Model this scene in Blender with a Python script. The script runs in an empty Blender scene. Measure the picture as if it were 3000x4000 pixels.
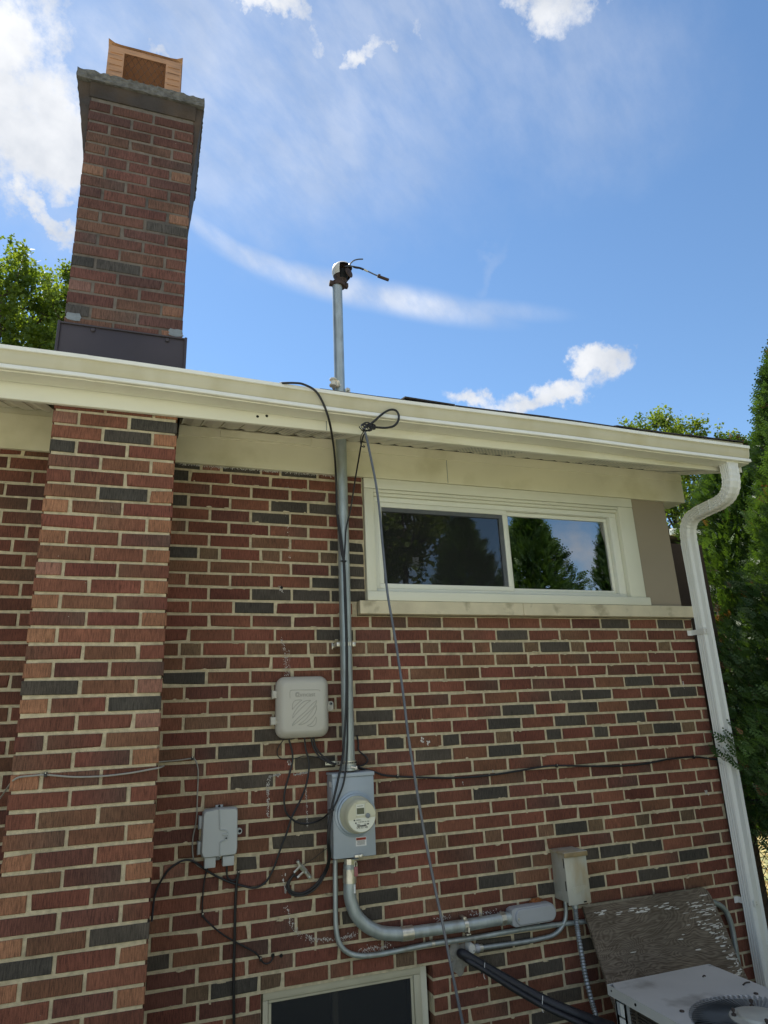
import bpy, bmesh, math, random
import numpy as np
from mathutils import Vector, Matrix
random.seed(7); rng = np.random.default_rng(7)
S = bpy.context.scene
COL = S.collection
PI = math.pi
rad = math.radians

# ------------------------------------------------------------------ camera
F = 2600.0                                   # focal length in photo pixels (3000 x 4000)
YAW, PIT, ROL = rad(-19.74486572), rad(17.32643709), rad(-2.47068001)
CAM = Vector((-0.18117, -3.38962, 1.67))
Z0 = 1.67 + 1.28930808                       # height of the first bed joint under the frieze
V = 0.06854135                               # one brick course
U = 0.2096                                   # one stretcher with its joint
_c, _s = math.cos(YAW), math.sin(YAW)
_r = Vector((_c, _s, 0)); _f = Vector((-_s, _c, 0)); _u = Vector((0, 0, 1))
_f2 = _f*math.cos(PIT) + _u*math.sin(PIT); _u2 = _u*math.cos(PIT) - _f*math.sin(PIT)
RX = _r*math.cos(ROL) + _u2*math.sin(ROL); UX = _u2*math.cos(ROL) - _r*math.sin(ROL); FX = _f2
cd = bpy.data.cameras.new('camera'); cam = bpy.data.objects.new('camera', cd); COL.objects.link(cam)
cam.matrix_world = Matrix(((RX.x, UX.x, -FX.x, CAM.x), (RX.y, UX.y, -FX.y, CAM.y), (RX.z, UX.z, -FX.z, CAM.z), (0, 0, 0, 1)))
cd.sensor_fit = 'VERTICAL'; cd.sensor_height = 36; cd.lens = 36*F/4000
cd.clip_start = 0.05; cd.clip_end = 3000
S.camera = cam
def ray(px, py): return RX*((px-1500)/F) + UX*((2000-py)/F) + FX
def at(px, py, y=0.0):                       # the point of the plane y = const seen at that spot of the photo (a tape measure)
    d = ray(px, py); return CAM + d*((y-CAM.y)/d.y)
def atz(px, py, z):
    d = ray(px, py); return CAM + d*((z-CAM.z)/d.z)

# ------------------------------------------------------------------ light
SUN_EL, SUN_AZ = 52.5, -17.0                 # azimuth measured from +y towards +x
S.view_settings.view_transform = 'Standard'; S.view_settings.look = 'None'
S.view_settings.exposure = 0.67; S.view_settings.gamma = 1
sd = Vector((math.sin(rad(SUN_AZ))*math.cos(rad(SUN_EL)), math.cos(rad(SUN_AZ))*math.cos(rad(SUN_EL)), math.sin(rad(SUN_EL))))
sl = bpy.data.lights.new('sun', 'SUN'); sl.energy = 5.0; sl.angle = rad(0.5); sl.color = (1, 0.95, 0.86)
so = bpy.data.objects.new('sun', sl); COL.objects.link(so); so.rotation_euler = sd.to_track_quat('Z', 'Y').to_euler()

W = bpy.data.worlds.new('World'); S.world = W; W.use_nodes = True
nt = W.node_tree; nt.nodes.clear()
def N(t, **k):
    n = nt.nodes.new(t)
    for a, b in k.items(): setattr(n, a, b)
    return n
def L(a, b): nt.links.new(a, b)
out = N('ShaderNodeOutputWorld'); bg = N('ShaderNodeBackground'); bg.inputs[1].default_value = 0.10; L(bg.outputs[0], out.inputs[0])
sky = N('ShaderNodeTexSky', sky_type='NISHITA', sun_disc=False, sun_elevation=rad(SUN_EL), sun_rotation=rad(SUN_AZ))
sky.air_density = 1.0; sky.dust_density = 0.06; sky.ozone_density = 1.6; sky.altitude = 100
tc = N('ShaderNodeTexCoord')
def math_(op, a, b=None, clamp=False):
    n = N('ShaderNodeMath', operation=op, use_clamp=clamp)
    for i, v in enumerate((a, b)):
        if v is None: continue
        if isinstance(v, (int, float)): n.inputs[i].default_value = v
        else: L(v, n.inputs[i])
    return n.outputs[0]
def noise(vec, scale, detail, rough=0.55):
    n = N('ShaderNodeTexNoise'); n.inputs['Scale'].default_value = scale; n.inputs['Detail'].default_value = detail
    n.inputs['Roughness'].default_value = rough; L(vec, n.inputs['Vector']); return n
D0 = tc.outputs['Generated']
nz = noise(D0, 9, 9, .62)
off = N('ShaderNodeVectorMath', operation='MULTIPLY_ADD'); L(nz.outputs['Color'], off.inputs[0]); off.inputs[1].default_value = (0.17,)*3; off.inputs[2].default_value = (-0.085,)*3
dd = N('ShaderNodeVectorMath', operation='ADD'); L(D0, dd.inputs[0]); L(off.outputs[0], dd.inputs[1])
DW = dd.outputs[0]
def blob(px, py, rx, ry, ang=0.0, amp=1.0, warp=True):   # one cloud bank at a compass direction of the sky
    c = ray(px, py).normalized()
    a = (ray(px+10*math.cos(rad(ang)), py+10*math.sin(rad(ang))).normalized()-c).normalized()
    b = c.cross(a)
    m = Matrix((a, b, c)).transposed()
    mp = N('ShaderNodeMapping', vector_type='TEXTURE'); L(DW if warp else D0, mp.inputs[0])
    mp.inputs['Location'].default_value = c; mp.inputs['Rotation'].default_value = m.to_euler(); mp.inputs['Scale'].default_value = (rx/F, ry/F, 0.7)
    ln = N('ShaderNodeVectorMath', operation='LENGTH'); L(mp.outputs[0], ln.inputs[0])
    mr = N('ShaderNodeMapRange', interpolation_type='SMOOTHSTEP'); L(ln.outputs['Value'], mr.inputs[0])
    for i, v in ((1, 0.15), (2, 1.0), (3, amp), (4, 0.0)): mr.inputs[i].default_value = v
    return mr.outputs[0]
def total(bl):
    r = bl[0]
    for b in bl[1:]: r = math_('MAXIMUM', r, b)
    return r
cumulus = total([blob(40, 400, 420, 400, -20, 1.25), blob(-60, 120, 420, 460, 0, 1.2), blob(240, 500, 220, 240, 10, 1.1), blob(150, 790, 240, 80, 48, 1.1), blob(230, 700, 70, 70, 0, .8),
    blob(1080, 60, 260, 95, 33, .95), blob(1230, 190, 110, 70, 40, .75), blob(1440, 200, 150, 60, -42, .85), blob(1600, 40, 160, 90, 75, .75), blob(2170, 10, 330, 140, 30, .95),
    blob(600, 175, 130, 50, 35, .75), blob(1840, 1560, 210, 80, 8, .95), blob(2150, 1530, 290, 100, -14, 1.15), blob(2330, 1430, 110, 130, -60, 1.15), blob(1990, 1590, 150, 50, 0, .8)])
n1 = noise(D0, 16, 12, 0.66)
cum = math_('ADD', cumulus, math_('MULTIPLY', math_('SUBTRACT', n1.outputs['Fac'], 0.5), 2.1))
mr = N('ShaderNodeMapRange', interpolation_type='SMOOTHSTEP'); L(cum, mr.inputs[0]); mr.inputs[1].default_value = 0.30; mr.inputs[2].default_value = 1.15
cum = math_('MULTIPLY', mr.outputs[0], math_('MINIMUM', math_('MULTIPLY', cumulus, 3.0), 1.0))
cirrus = total([blob(850, 930, 260, 50, 36, .5, False), blob(1050, 1040, 330, 60, 24, .55, False), blob(1320, 1120, 420, 75, 14, .62, False), blob(1600, 1180, 480, 75, 11, .66, False), blob(1900, 1210, 380, 50, 4, .28, False),
    blob(1900, 1040, 50, 190, 20, .12), blob(1150, 450, 900, 600, 0, .40), blob(700, 250, 600, 500, 0, .46), blob(1500, 150, 800, 400, 0, .36), blob(250, 600, 480, 480, 0, .30), blob(2200, 300, 600, 450, 0, .22)])
strk = N('ShaderNodeMapping', vector_type='TEXTURE'); L(D0, strk.inputs[0]); strk.inputs['Rotation'].default_value = (0.2, 0.3, 0.5); strk.inputs['Scale'].default_value = (1, 0.35, 0.4)
n2 = noise(strk.outputs[0], 9, 6, 0.6)
mr2 = N('ShaderNodeMapRange'); L(n2.outputs['Fac'], mr2.inputs[0]); mr2.inputs[1].default_value = 0.10; mr2.inputs[2].default_value = 0.62
cir = math_('MULTIPLY', cirrus, mr2.outputs[0])
# unseen half of the sky, filled with bright cumulus to lift the wall light
sp = N('ShaderNodeSeparateXYZ'); L(D0, sp.inputs[0])
n3 = noise(D0, 3.2, 8, 0.55)
bk = N('ShaderNodeMapRange'); L(sp.outputs['Y'], bk.inputs[0]); bk.inputs[1].default_value = 0.05; bk.inputs[2].default_value = -0.2
mr3 = N('ShaderNodeMapRange', interpolation_type='SMOOTHSTEP'); L(n3.outputs['Fac'], mr3.inputs[0]); mr3.inputs[1].default_value = 0.43; mr3.inputs[2].default_value = 0.56
bcl = math_('MULTIPLY', bk.outputs[0], mr3.outputs[0])
mask = math_('MAXIMUM', math_('MAXIMUM', cum, cir), bcl, True)
cc = N('ShaderNodeMix', data_type='RGBA'); n4 = noise(D0, 9, 6); mr4 = N('ShaderNodeMapRange'); L(n4.outputs['Fac'], mr4.inputs[0]); mr4.inputs[1].default_value = .35; mr4.inputs[2].default_value = .65
L(mr4.outputs[0], cc.inputs[0]); cc.inputs[6].default_value = (4.1, 4.4, 4.9, 1); cc.inputs[7].default_value = (6.3, 6.4, 6.6, 1)
tint = N('ShaderNodeMix', data_type='RGBA', blend_type='MULTIPLY'); tint.inputs[0].default_value = 1; L(sky.outputs[0], tint.inputs[6]); tint.inputs[7].default_value = (0.90, 1.06, 1.13, 1)
mx = N('ShaderNodeMix', data_type='RGBA'); L(mask, mx.inputs[0]); L(tint.outputs[2], mx.inputs[6]); L(cc.outputs[2], mx.inputs[7])
L(mx.outputs[2], bg.inputs[0])
try:
    W.cycles.sampling_method = 'MANUAL'; W.cycles.sample_map_resolution = 1024
except Exception: pass

# ------------------------------------------------------------------ materials
def mat(name, col, rough=0.6, metal=0.0, var=0.12, vscale=8.0, bump=0.0, bscale=60.0, col2=None, c2lo=0.5, c2hi=0.7, c2scale=3.0, attr=None, spec=0.5, stretch=(1, 1, 1), alpha=None):
    m = bpy.data.materials.new(name); m.use_nodes = True; t = m.node_tree; P = t.nodes['Principled BSDF']
    lk = t.links.new
    def nn(ty): return t.nodes.new(ty)
    co = nn('ShaderNodeTexCoord'); mp = nn('ShaderNodeMapping'); mp.inputs['Scale'].default_value = stretch; lk(co.outputs['Object'], mp.inputs[0])
    def ns(sc, de=4):
        n = nn('ShaderNodeTexNoise'); n.inputs['Scale'].default_value = sc; n.inputs['Detail'].default_value = de; lk(mp.outputs[0], n.inputs['Vector']); return n
    base = None
    if attr:
        a = nn('ShaderNodeAttribute'); a.attribute_name = attr; base = a.outputs['Color']
    if col2 is not None:
        r = nn('ShaderNodeMapRange'); n = ns(c2scale, 8); lk(n.outputs['Fac'], r.inputs[0]); r.inputs[1].default_value = c2lo; r.inputs[2].default_value = c2hi
        x = nn('ShaderNodeMix'); x.data_type = 'RGBA'; lk(r.outputs[0], x.inputs[0])
        if base: lk(base, x.inputs[6])
        else: x.inputs[6].default_value = (*col, 1)
        x.inputs[7].default_value = (*col2, 1); base = x.outputs[2]
    if var > 0:
        n = ns(vscale, 5); r = nn('ShaderNodeMapRange'); lk(n.outputs['Fac'], r.inputs[0]); r.inputs[1].default_value = .25; r.inputs[2].default_value = .75; r.inputs[3].default_value = 1-var; r.inputs[4].default_value = 1+var
        x = nn('ShaderNodeMix'); x.data_type = 'RGBA'; x.blend_type = 'MULTIPLY'; x.inputs[0].default_value = 1
        if base: lk(base, x.inputs[6])
        else: x.inputs[6].default_value = (*col, 1)
        lk(r.outputs[0], x.inputs[7]); base = x.outputs[2]
    if base: lk(base, P.inputs['Base Color'])
    else: P.inputs['Base Color'].default_value = (*col, 1)
    P.inputs['Roughness'].default_value = rough; P.inputs['Metallic'].default_value = metal; P.inputs['Specular IOR Level'].default_value = spec
    if bump > 0:
        n = ns(bscale, 4); b = nn('ShaderNodeBump'); b.inputs['Strength'].default_value = bump; b.inputs['Distance'].default_value = 0.004; lk(n.outputs['Fac'], b.inputs['Height']); lk(b.outputs[0], P.inputs['Normal'])
    return m
M = {}
M['cream'] = mat('cream_paint', (.80, .78, .65), .5, 0, .06, 2.2, .08, 120, col2=(.50, .45, .25), c2lo=.56, c2hi=.74, c2scale=1.6, stretch=(.6, 2, 2.5))
M['gutter'] = mat('gutter_paint', (.76, .74, .62), .38, 0, .07, 3, 0, col2=(.62, .58, .46), c2lo=.55, c2hi=.85, c2scale=5, stretch=(1.2, 1, .6))
M['gutter_lip'] = mat('sky_bright_gutter_lip', (.84, .83, .76), .35, 0, .06, 9)  # lip and bead whitened to stand in for sky light they catch
M['gutter_face'] = mat('yellowed_gutter_face', (.58, .54, .40), .45, 0, .07, 3, 0, col2=(.48, .43, .27), c2lo=.5, c2hi=.8, c2scale=5, stretch=(1.2, 1, .6))
M['frieze'] = mat('frieze_paint', (.72, .68, .50), .55, 0, .06, 2.5, .12, 90, col2=(.50, .46, .28), c2lo=.5, c2hi=.75)
M['soffit'] = mat('soffit_vinyl', (.72, .69, .58), .5, 0, .06, 4, .1, 140)
M['white'] = mat('white_vinyl', (.72, .71, .58), .35, 0, .05, 3)
M['vinyl'] = mat('vinyl_sash', (.76, .76, .66), .3, 0, .03, 3)
M['tan'] = mat('tan_panel', (.30, .25, .18), .7, 0, .08, 2, .15, 150)
M['downspout'] = mat('downspout_paint', (.74, .74, .70), .32, 0, .05, 3)
M['old_cream'] = mat('aged_window_paint', (.46, .43, .31), .6, 0, .1, 6, .15, 90)
M['stone'] = mat('limestone_sill', (.60, .53, .37), .85, 0, .14, 9, .4, 160, col2=(.38, .33, .22), c2lo=.56, c2hi=.70, c2scale=12)
M['galv'] = mat('galvanized_steel', (.42, .47, .47), .46, .6, .18, 30, 0, col2=(.34, .36, .34), c2lo=.5, c2hi=.66, c2scale=16, stretch=(1, 1, .35))
M['galv_dull'] = mat('dull_galvanized_steel', (.36, .40, .41), .5, .7, .2, 25)
M['flex'] = mat('flexible_conduit_metal', (.30, .33, .35), .45, .6, .15, 30)
M['zinc'] = mat('zinc_fitting', (.62, .60, .52), .32, .8, .2, 60)
M['black'] = mat('black_cable_jacket', (.012, .012, .014), .45, 0, .1, 40)
M['grey_cable'] = mat('grey_cable_jacket', (.30, .29, .25), .5, 0, .1, 40)
M['steel_cable'] = mat('weathered_cable_jacket', (.10, .11, .13), .28, 0, .2, 30)
M['meter'] = mat('blue_grey_enamel', (.37, .42, .46), .42, .1, .08, 9)
M['meter_d'] = mat('blue_grey_enamel_seam', (.13, .17, .2), .5, 0, .1, 20)
M['meter_ring'] = mat('grey_steel_ring', (.34, .40, .45), .36, .3, .08, 20)
M['meter_c'] = mat('meter_cover', (.60, .58, .42), .22, 0, .05, 9)
M['meter_f'] = mat('meter_face', (.72, .72, .60), .4, 0, .03, 9)
M['lcd'] = mat('display_glass', (.10, .11, .07), .2, 0, .05, 9)
M['ink'] = mat('black_ink', (.02, .02, .02), .6, 0, 0)
M['red'] = mat('red_ink', (.50, .05, .02), .5, 0, .05, 30)
M['paper'] = mat('label_paper', (.72, .72, .70), .5, 0, .06, 40)
M['sticker'] = mat('grey_foil_sticker', (.42, .45, .48), .35, 0, .1, 30)
M['cable_box'] = mat('beige_plastic', (.50, .48, .41), .48, 0, .05, 5, .1, 300)
M['emboss'] = mat('shade_toned_beige_plastic', (.36, .345, .295), .55, 0, .05, 5)  # darker beige stands in for the shading on the raised lettering
M['tel_box'] = mat('grey_plastic', (.44, .47, .46), .5, 0, .05, 6, .08, 300)
M['tel_d'] = mat('dark_grey_plastic', (.20, .22, .23), .5, 0, .05, 6)
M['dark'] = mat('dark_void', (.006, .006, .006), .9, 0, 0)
M['rusty'] = mat('rusting_painted_steel', (.46, .46, .40), .4, .2, .1, 14, .1, 80, col2=(.36, .25, .11), c2lo=.47, c2hi=.66, c2scale=6, stretch=(1, 1, .45))
M['rust'] = mat('rust', (.20, .10, .04), .8, .1, .3, 30, .3, 120)
M['dark_rust'] = mat('dark_rusted_nut', (.055, .042, .036), .7, .3, .3, 40)
M['rust_paint'] = mat('rust_bled_paint', (.27, .20, .10), .6, .1, .25, 20)
M['lb'] = mat('grey_cast_conduit_body', (.40, .42, .45), .45, .3, .06, 12)
M['lb_white'] = mat('pale_grey_cast_fitting', (.60, .60, .55), .45, .2, .06, 12)
M['foam'] = mat('black_foam_insulation', (.012, .013, .018), .5, 0, .3, 30, .5, 40)
M['putty'] = mat('grey_duct_putty', (.25, .235, .20), .95, 0, .25, 40, .8, 90)
M['sprayfoam'] = mat('orange_spray_foam', (.22, .075, .02), .9, 0, .35, 40, 1, 60)
M['flash'] = mat('brown_sheet_metal', (.060, .050, .056), .42, .3, .12, 5, .1, 30)
M['crown'] = mat('rough_concrete', (.13, .125, .12), .95, 0, .5, 45, 1, 70)
M['parge'] = mat('sooty_parging', (.080, .058, .046), .95, 0, .35, 14, .9, 60, col2=(.05, .042, .042), c2lo=.45, c2hi=.6, c2scale=7)
M['patch'] = mat('grey_mortar_patch', (.22, .25, .28), .9, 0, .15, 40, .8, 60)
M['cap'] = mat('glare_tinted_rusted_sheet', (.50, .27, .15), .6, .1, .12, 8, .2, 20, col2=(.33, .19, .12), c2lo=.5, c2hi=.68, c2scale=9, stretch=(1, 1, 6))  # rust tan, its orange raised to stand in for sun glare
M['capmesh'] = mat('rusted_wire_mesh', (.10, .07, .05), .6, .4, .1, 30)
M['tile'] = mat('whitened_flue_tile', (.55, .54, .54), .7, 0, .18, 22)
M['shingle'] = mat('asphalt_shingle', (.045, .040, .038), .95, 0, .5, 60, 1, 120)
M['weatherhead'] = mat('rusty_dark_casting', (.075, .050, .042), .7, .4, .35, 40, .4, 60)
M['wh_top'] = mat('white_weatherhead_hood', (.62, .60, .56), .45, .1, .1, 30)
M['porcelain'] = mat('white_porcelain', (.75, .70, .60), .25, 0, .08, 20)
M['ply_edge'] = mat('plywood_edge', (.06, .055, .045), .9, 0, .4, 40)
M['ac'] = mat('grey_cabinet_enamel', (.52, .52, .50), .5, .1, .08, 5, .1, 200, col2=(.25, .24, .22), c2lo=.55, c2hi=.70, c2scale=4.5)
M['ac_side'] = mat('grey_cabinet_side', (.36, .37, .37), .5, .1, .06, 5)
M['ac_grille'] = mat('dark_wire_grille', (.40, .41, .42), .45, .5, .1, 20)
M['ac_hub'] = mat('pale_motor_plate', (.45, .45, .40), .5, .2, .15, 14)
M['coil'] = mat('brown_coil_guard', (.075, .06, .045), .7, .1, .3, 30)
M['bark'] = mat('bark', (.08, .062, .048), .95, 0, .35, 14, .8, 30)
M['fence'] = mat('dark_wire', (.03, .03, .03), .6, .3, .1, 20)
M['siding'] = mat('brown_siding', (.07, .042, .026), .8, 0, .15, 4)
M['room'] = mat('dark_room', (.02, .019, .018), .9, 0, 0)
M['curtain'] = mat('brown_curtain', (.07, .055, .045), .9, 0, .2, 8)
M['residue'] = mat('white_caulk_residue', (.62, .60, .55), .8, 0, .1, 60)

def brick_mat():
    m = bpy.data.materials.new('rug_face_brick'); m.use_nodes = True; t = m.node_tree; P = t.nodes['Principled BSDF']; lk = t.links.new; nn = t.nodes.new
    a = nn('ShaderNodeAttribute'); a.attribute_name = 'tint'
    co = nn('ShaderNodeTexCoord')
    def ns(scale, st, de=3, ro=.6):
        mp = nn('ShaderNodeMapping'); mp.inputs['Scale'].default_value = st; lk(co.outputs['Object'], mp.inputs[0])
        n = nn('ShaderNodeTexNoise'); n.inputs['Scale'].default_value = scale; n.inputs['Detail'].default_value = de; n.inputs['Roughness'].default_value = ro; lk(mp.outputs[0], n.inputs['Vector']); return n
    scr = ns(1, (330, 60, 26), 3)           # vertical drag scratches of a rug-faced brick
    sp = ns(1, (420, 420, 300), 2)
    cl = ns(1, (5, 5, 6), 7)
    ad = nn('ShaderNodeMath'); ad.operation = 'MULTIPLY_ADD'; lk(sp.outputs['Fac'], ad.inputs[0]); ad.inputs[1].default_value = .35; lk(scr.outputs['Fac'], ad.inputs[2])
    r = nn('ShaderNodeMapRange'); lk(ad.outputs[0], r.inputs[0]); r.inputs[1].default_value = .46; r.inputs[2].default_value = .80; r.inputs[3].default_value = .48; r.inputs[4].default_value = 1.42
    x = nn('ShaderNodeMix'); x.data_type = 'RGBA'; x.blend_type = 'MULTIPLY'; x.inputs[0].default_value = 1; lk(a.outputs['Color'], x.inputs[6]); lk(r.outputs[0], x.inputs[7])
    r2 = nn('ShaderNodeMapRange'); lk(cl.outputs['Fac'], r2.inputs[0]); r2.inputs[1].default_value = .3; r2.inputs[2].default_value = .7; r2.inputs[3].default_value = .74; r2.inputs[4].default_value = 1.24
    y = nn('ShaderNodeMix'); y.data_type = 'RGBA'; y.blend_type = 'MULTIPLY'; y.inputs[0].default_value = 1; lk(x.outputs[2], y.inputs[6]); lk(r2.outputs[0], y.inputs[7])
    # sparse lime flecks
    fl = ns(1, (95, 95, 95), 1); r3 = nn('ShaderNodeMapRange'); lk(fl.outputs['Fac'], r3.inputs[0]); r3.inputs[1].default_value = .83; r3.inputs[2].default_value = .85
    w = nn('ShaderNodeMix'); w.data_type = 'RGBA'; lk(r3.outputs[0], w.inputs[0]); lk(y.outputs[2], w.inputs[6]); w.inputs[7].default_value = (.5, .47, .4, 1)
    lk(w.outputs[2], P.inputs['Base Color']); P.inputs['Roughness'].default_value = .82; P.inputs['Specular IOR Level'].default_value = .3
    b = nn('ShaderNodeBump'); b.inputs['Strength'].default_value = .55; b.inputs['Distance'].default_value = .003; lk(ad.outputs[0], b.inputs['Height']); lk(b.outputs[0], P.inputs['Normal'])
    return m
M['brick'] = brick_mat()
M['old_mortar'] = mat('sooty_mortar', (.17, .145, .125), .95, 0, .25, 30, .9, 200, col2=(.09, .08, .075), c2lo=.5, c2hi=.7, c2scale=5)
M['mortar'] = mat('sandy_mortar', (.55, .47, .31), .95, 0, .22, 45, .9, 220, col2=(.40, .34, .22), c2lo=.55, c2hi=.72, c2scale=6)

def leaf_mat(name, c1, c2, trans, vscale=1.2, rough=.55):
    m = bpy.data.materials.new(name); m.use_nodes = True; t = m.node_tree; lk = t.links.new; nn = t.nodes.new
    P = t.nodes['Principled BSDF']; o = t.nodes['Material Output']
    co = nn('ShaderNodeTexCoord'); n = nn('ShaderNodeTexNoise'); n.inputs['Scale'].default_value = vscale; n.inputs['Detail'].default_value = 6; lk(co.outputs['Object'], n.inputs['Vector'])
    r = nn('ShaderNodeMapRange'); lk(n.outputs['Fac'], r.inputs[0]); r.inputs[1].default_value = .35; r.inputs[2].default_value = .65
    x = nn('ShaderNodeMix'); x.data_type = 'RGBA'; lk(r.outputs[0], x.inputs[0]); x.inputs[6].default_value = (*c1, 1); x.inputs[7].default_value = (*c2, 1)
    lk(x.outputs[2], P.inputs['Base Color']); P.inputs['Roughness'].default_value = rough
    tr = nn('ShaderNodeBsdfTranslucent'); g = nn('ShaderNodeMix'); g.data_type = 'RGBA'; g.blend_type = 'MULTIPLY'; g.inputs[0].default_value = 1; lk(x.outputs[2], g.inputs[6]); g.inputs[7].default_value = (1.9, 1.75, .6, 1)
    lk(g.outputs[2], tr.inputs[0])
    ms = nn('ShaderNodeMixShader'); ms.inputs[0].default_value = trans; lk(P.outputs[0], ms.inputs[1]); lk(tr.outputs[0], ms.inputs[2]); lk(ms.outputs[0], o.inputs[0])
    return m
M['maple'] = leaf_mat('maple_leaves', (.075, .13, .022), (.19, .26, .045), .46, 2.2)
M['cedar'] = leaf_mat('arborvitae_sprays', (.022, .055, .014), (.070, .135, .026), .28, 3.2)
M['cedar_brown'] = leaf_mat('dead_arborvitae_sprays', (.16, .075, .04), (.22, .11, .06), .2, 3)
M['ground'] = mat('dry_lawn_soil', (.32, .29, .15), 1, 0, .3, 1.5, .5, 30, col2=(.17, .22, .07), c2lo=.45, c2hi=.6, c2scale=.6)
M['litter'] = leaf_mat('fallen_leaves', (.42, .30, .14), (.50, .42, .18), .1, 9, .9)
M['bounce_slab'] = mat('pale_bounce_surface', (.66, .62, .52), .9, 0, .12, 3, .3, 50)
M['grass'] = leaf_mat('lawn_blades', (.12, .18, .03), (.26, .27, .08), .3, 2)

def glass_mat():
    m = bpy.data.materials.new('window_glass'); m.use_nodes = True; t = m.node_tree; t.nodes.clear(); nn = t.nodes.new; lk = t.links.new
    o = nn('ShaderNodeOutputMaterial'); g = nn('ShaderNodeBsdfGlossy'); g.inputs['Roughness'].default_value = 0.004; g.inputs[0].default_value = (1, 1, 1, 1)
    tr = nn('ShaderNodeBsdfTransparent'); tr.inputs[0].default_value = (.80, .82, .80, 1)
    co = nn('ShaderNodeTexCoord'); n = nn('ShaderNodeTexNoise'); n.inputs['Scale'].default_value = 1.4; lk(co.outputs['Object'], n.inputs['Vector'])
    b = nn('ShaderNodeBump'); b.inputs['Strength'].default_value = .05; b.inputs['Distance'].default_value = .02; lk(n.outputs['Fac'], b.inputs['Height']); lk(b.outputs[0], g.inputs['Normal'])
    x = nn('ShaderNodeMixShader'); fr = nn('ShaderNodeFresnel'); fr.inputs['IOR'].default_value = 3.5; lk(fr.outputs[0], x.inputs[0]); lk(tr.outputs[0], x.inputs[1]); lk(g.outputs[0], x.inputs[2]); lk(x.outputs[0], o.inputs[0])
    return m
M['glass'] = glass_mat()
def screen_mat(name, a, col):
    m = bpy.data.materials.new(name); m.use_nodes = True; t = m.node_tree; t.nodes.clear(); nn = t.nodes.new; lk = t.links.new
    o = nn('ShaderNodeOutputMaterial'); d = nn('ShaderNodeBsdfDiffuse'); d.inputs[0].default_value = (*col, 1); tr = nn('ShaderNodeBsdfTransparent')
    x = nn('ShaderNodeMixShader'); x.inputs[0].default_value = a; lk(tr.outputs[0], x.inputs[1]); lk(d.outputs[0], x.inputs[2]); lk(x.outputs[0], o.inputs[0]); return m
M['screen'] = screen_mat('insect_screen', .50, (.03, .03, .032))
M['screen2'] = screen_mat('grey_window_screen', .80, (.035, .037, .04))

def ply_mat():
    m = bpy.data.materials.new('weathered_plywood'); m.use_nodes = True; t = m.node_tree; P = t.nodes['Principled BSDF']; nn = t.nodes.new; lk = t.links.new
    co = nn('ShaderNodeTexCoord')
    def ns(sc, st, de=4, dist=0):
        mp = nn('ShaderNodeMapping'); mp.inputs['Scale'].default_value = st; lk(co.outputs['Object'], mp.inputs[0]); n = nn('ShaderNodeTexNoise'); n.inputs['Scale'].default_value = sc; n.inputs['Detail'].default_value = de; n.inputs['Distortion'].default_value = dist; lk(mp.outputs[0], n.inputs['Vector']); return n
    g = ns(1, (1.6, 1, 5.0), 3, .4)
    s = nn('ShaderNodeMath'); s.operation = 'MULTIPLY'; lk(g.outputs['Fac'], s.inputs[0]); s.inputs[1].default_value = 300
    si = nn('ShaderNodeMath'); si.operation = 'SINE'; lk(s.outputs[0], si.inputs[0])
    st = ns(1, (14, 10, 190), 5, .2)
    r0 = nn('ShaderNodeMath'); r0.operation = 'MULTIPLY_ADD'; lk(si.outputs[0], r0.inputs[0]); r0.inputs[1].default_value = .14; lk(st.outputs['Fac'], r0.inputs[2])
    r = nn('ShaderNodeMapRange'); lk(r0.outputs[0], r.inputs[0]); r.inputs[1].default_value = .25; r.inputs[2].default_value = .78
    x = nn('ShaderNodeMix'); x.data_type = 'RGBA'; lk(r.outputs[0], x.inputs[0]); x.inputs[6].default_value = (.085, .064, .046, 1); x.inputs[7].default_value = (.225, .185, .14, 1)
    c = ns(3, (1, 1, 1), 5); r2 = nn('ShaderNodeMapRange'); lk(c.outputs['Fac'], r2.inputs[0]); r2.inputs[1].default_value = .45; r2.inputs[2].default_value = .7
    y = nn('ShaderNodeMix'); y.data_type = 'RGBA'; lk(x.outputs[2], y.inputs[6]); y.inputs[7].default_value = (.075, .062, .046, 1)
    lk(r2.outputs[0], y.inputs[0])
    r2.inputs[4].default_value = .7
    lk(y.outputs[2], P.inputs['Base Color']); P.inputs['Roughness'].default_value = .95; P.inputs['Specular IOR Level'].default_value = .2
    b = nn('ShaderNodeBump'); b.inputs['Strength'].default_value = .4; b.inputs['Distance'].default_value = .003; lk(r.outputs[0], b.inputs['Height']); lk(b.outputs[0], P.inputs['Normal'])
    return m
M['ply'] = ply_mat()

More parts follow.
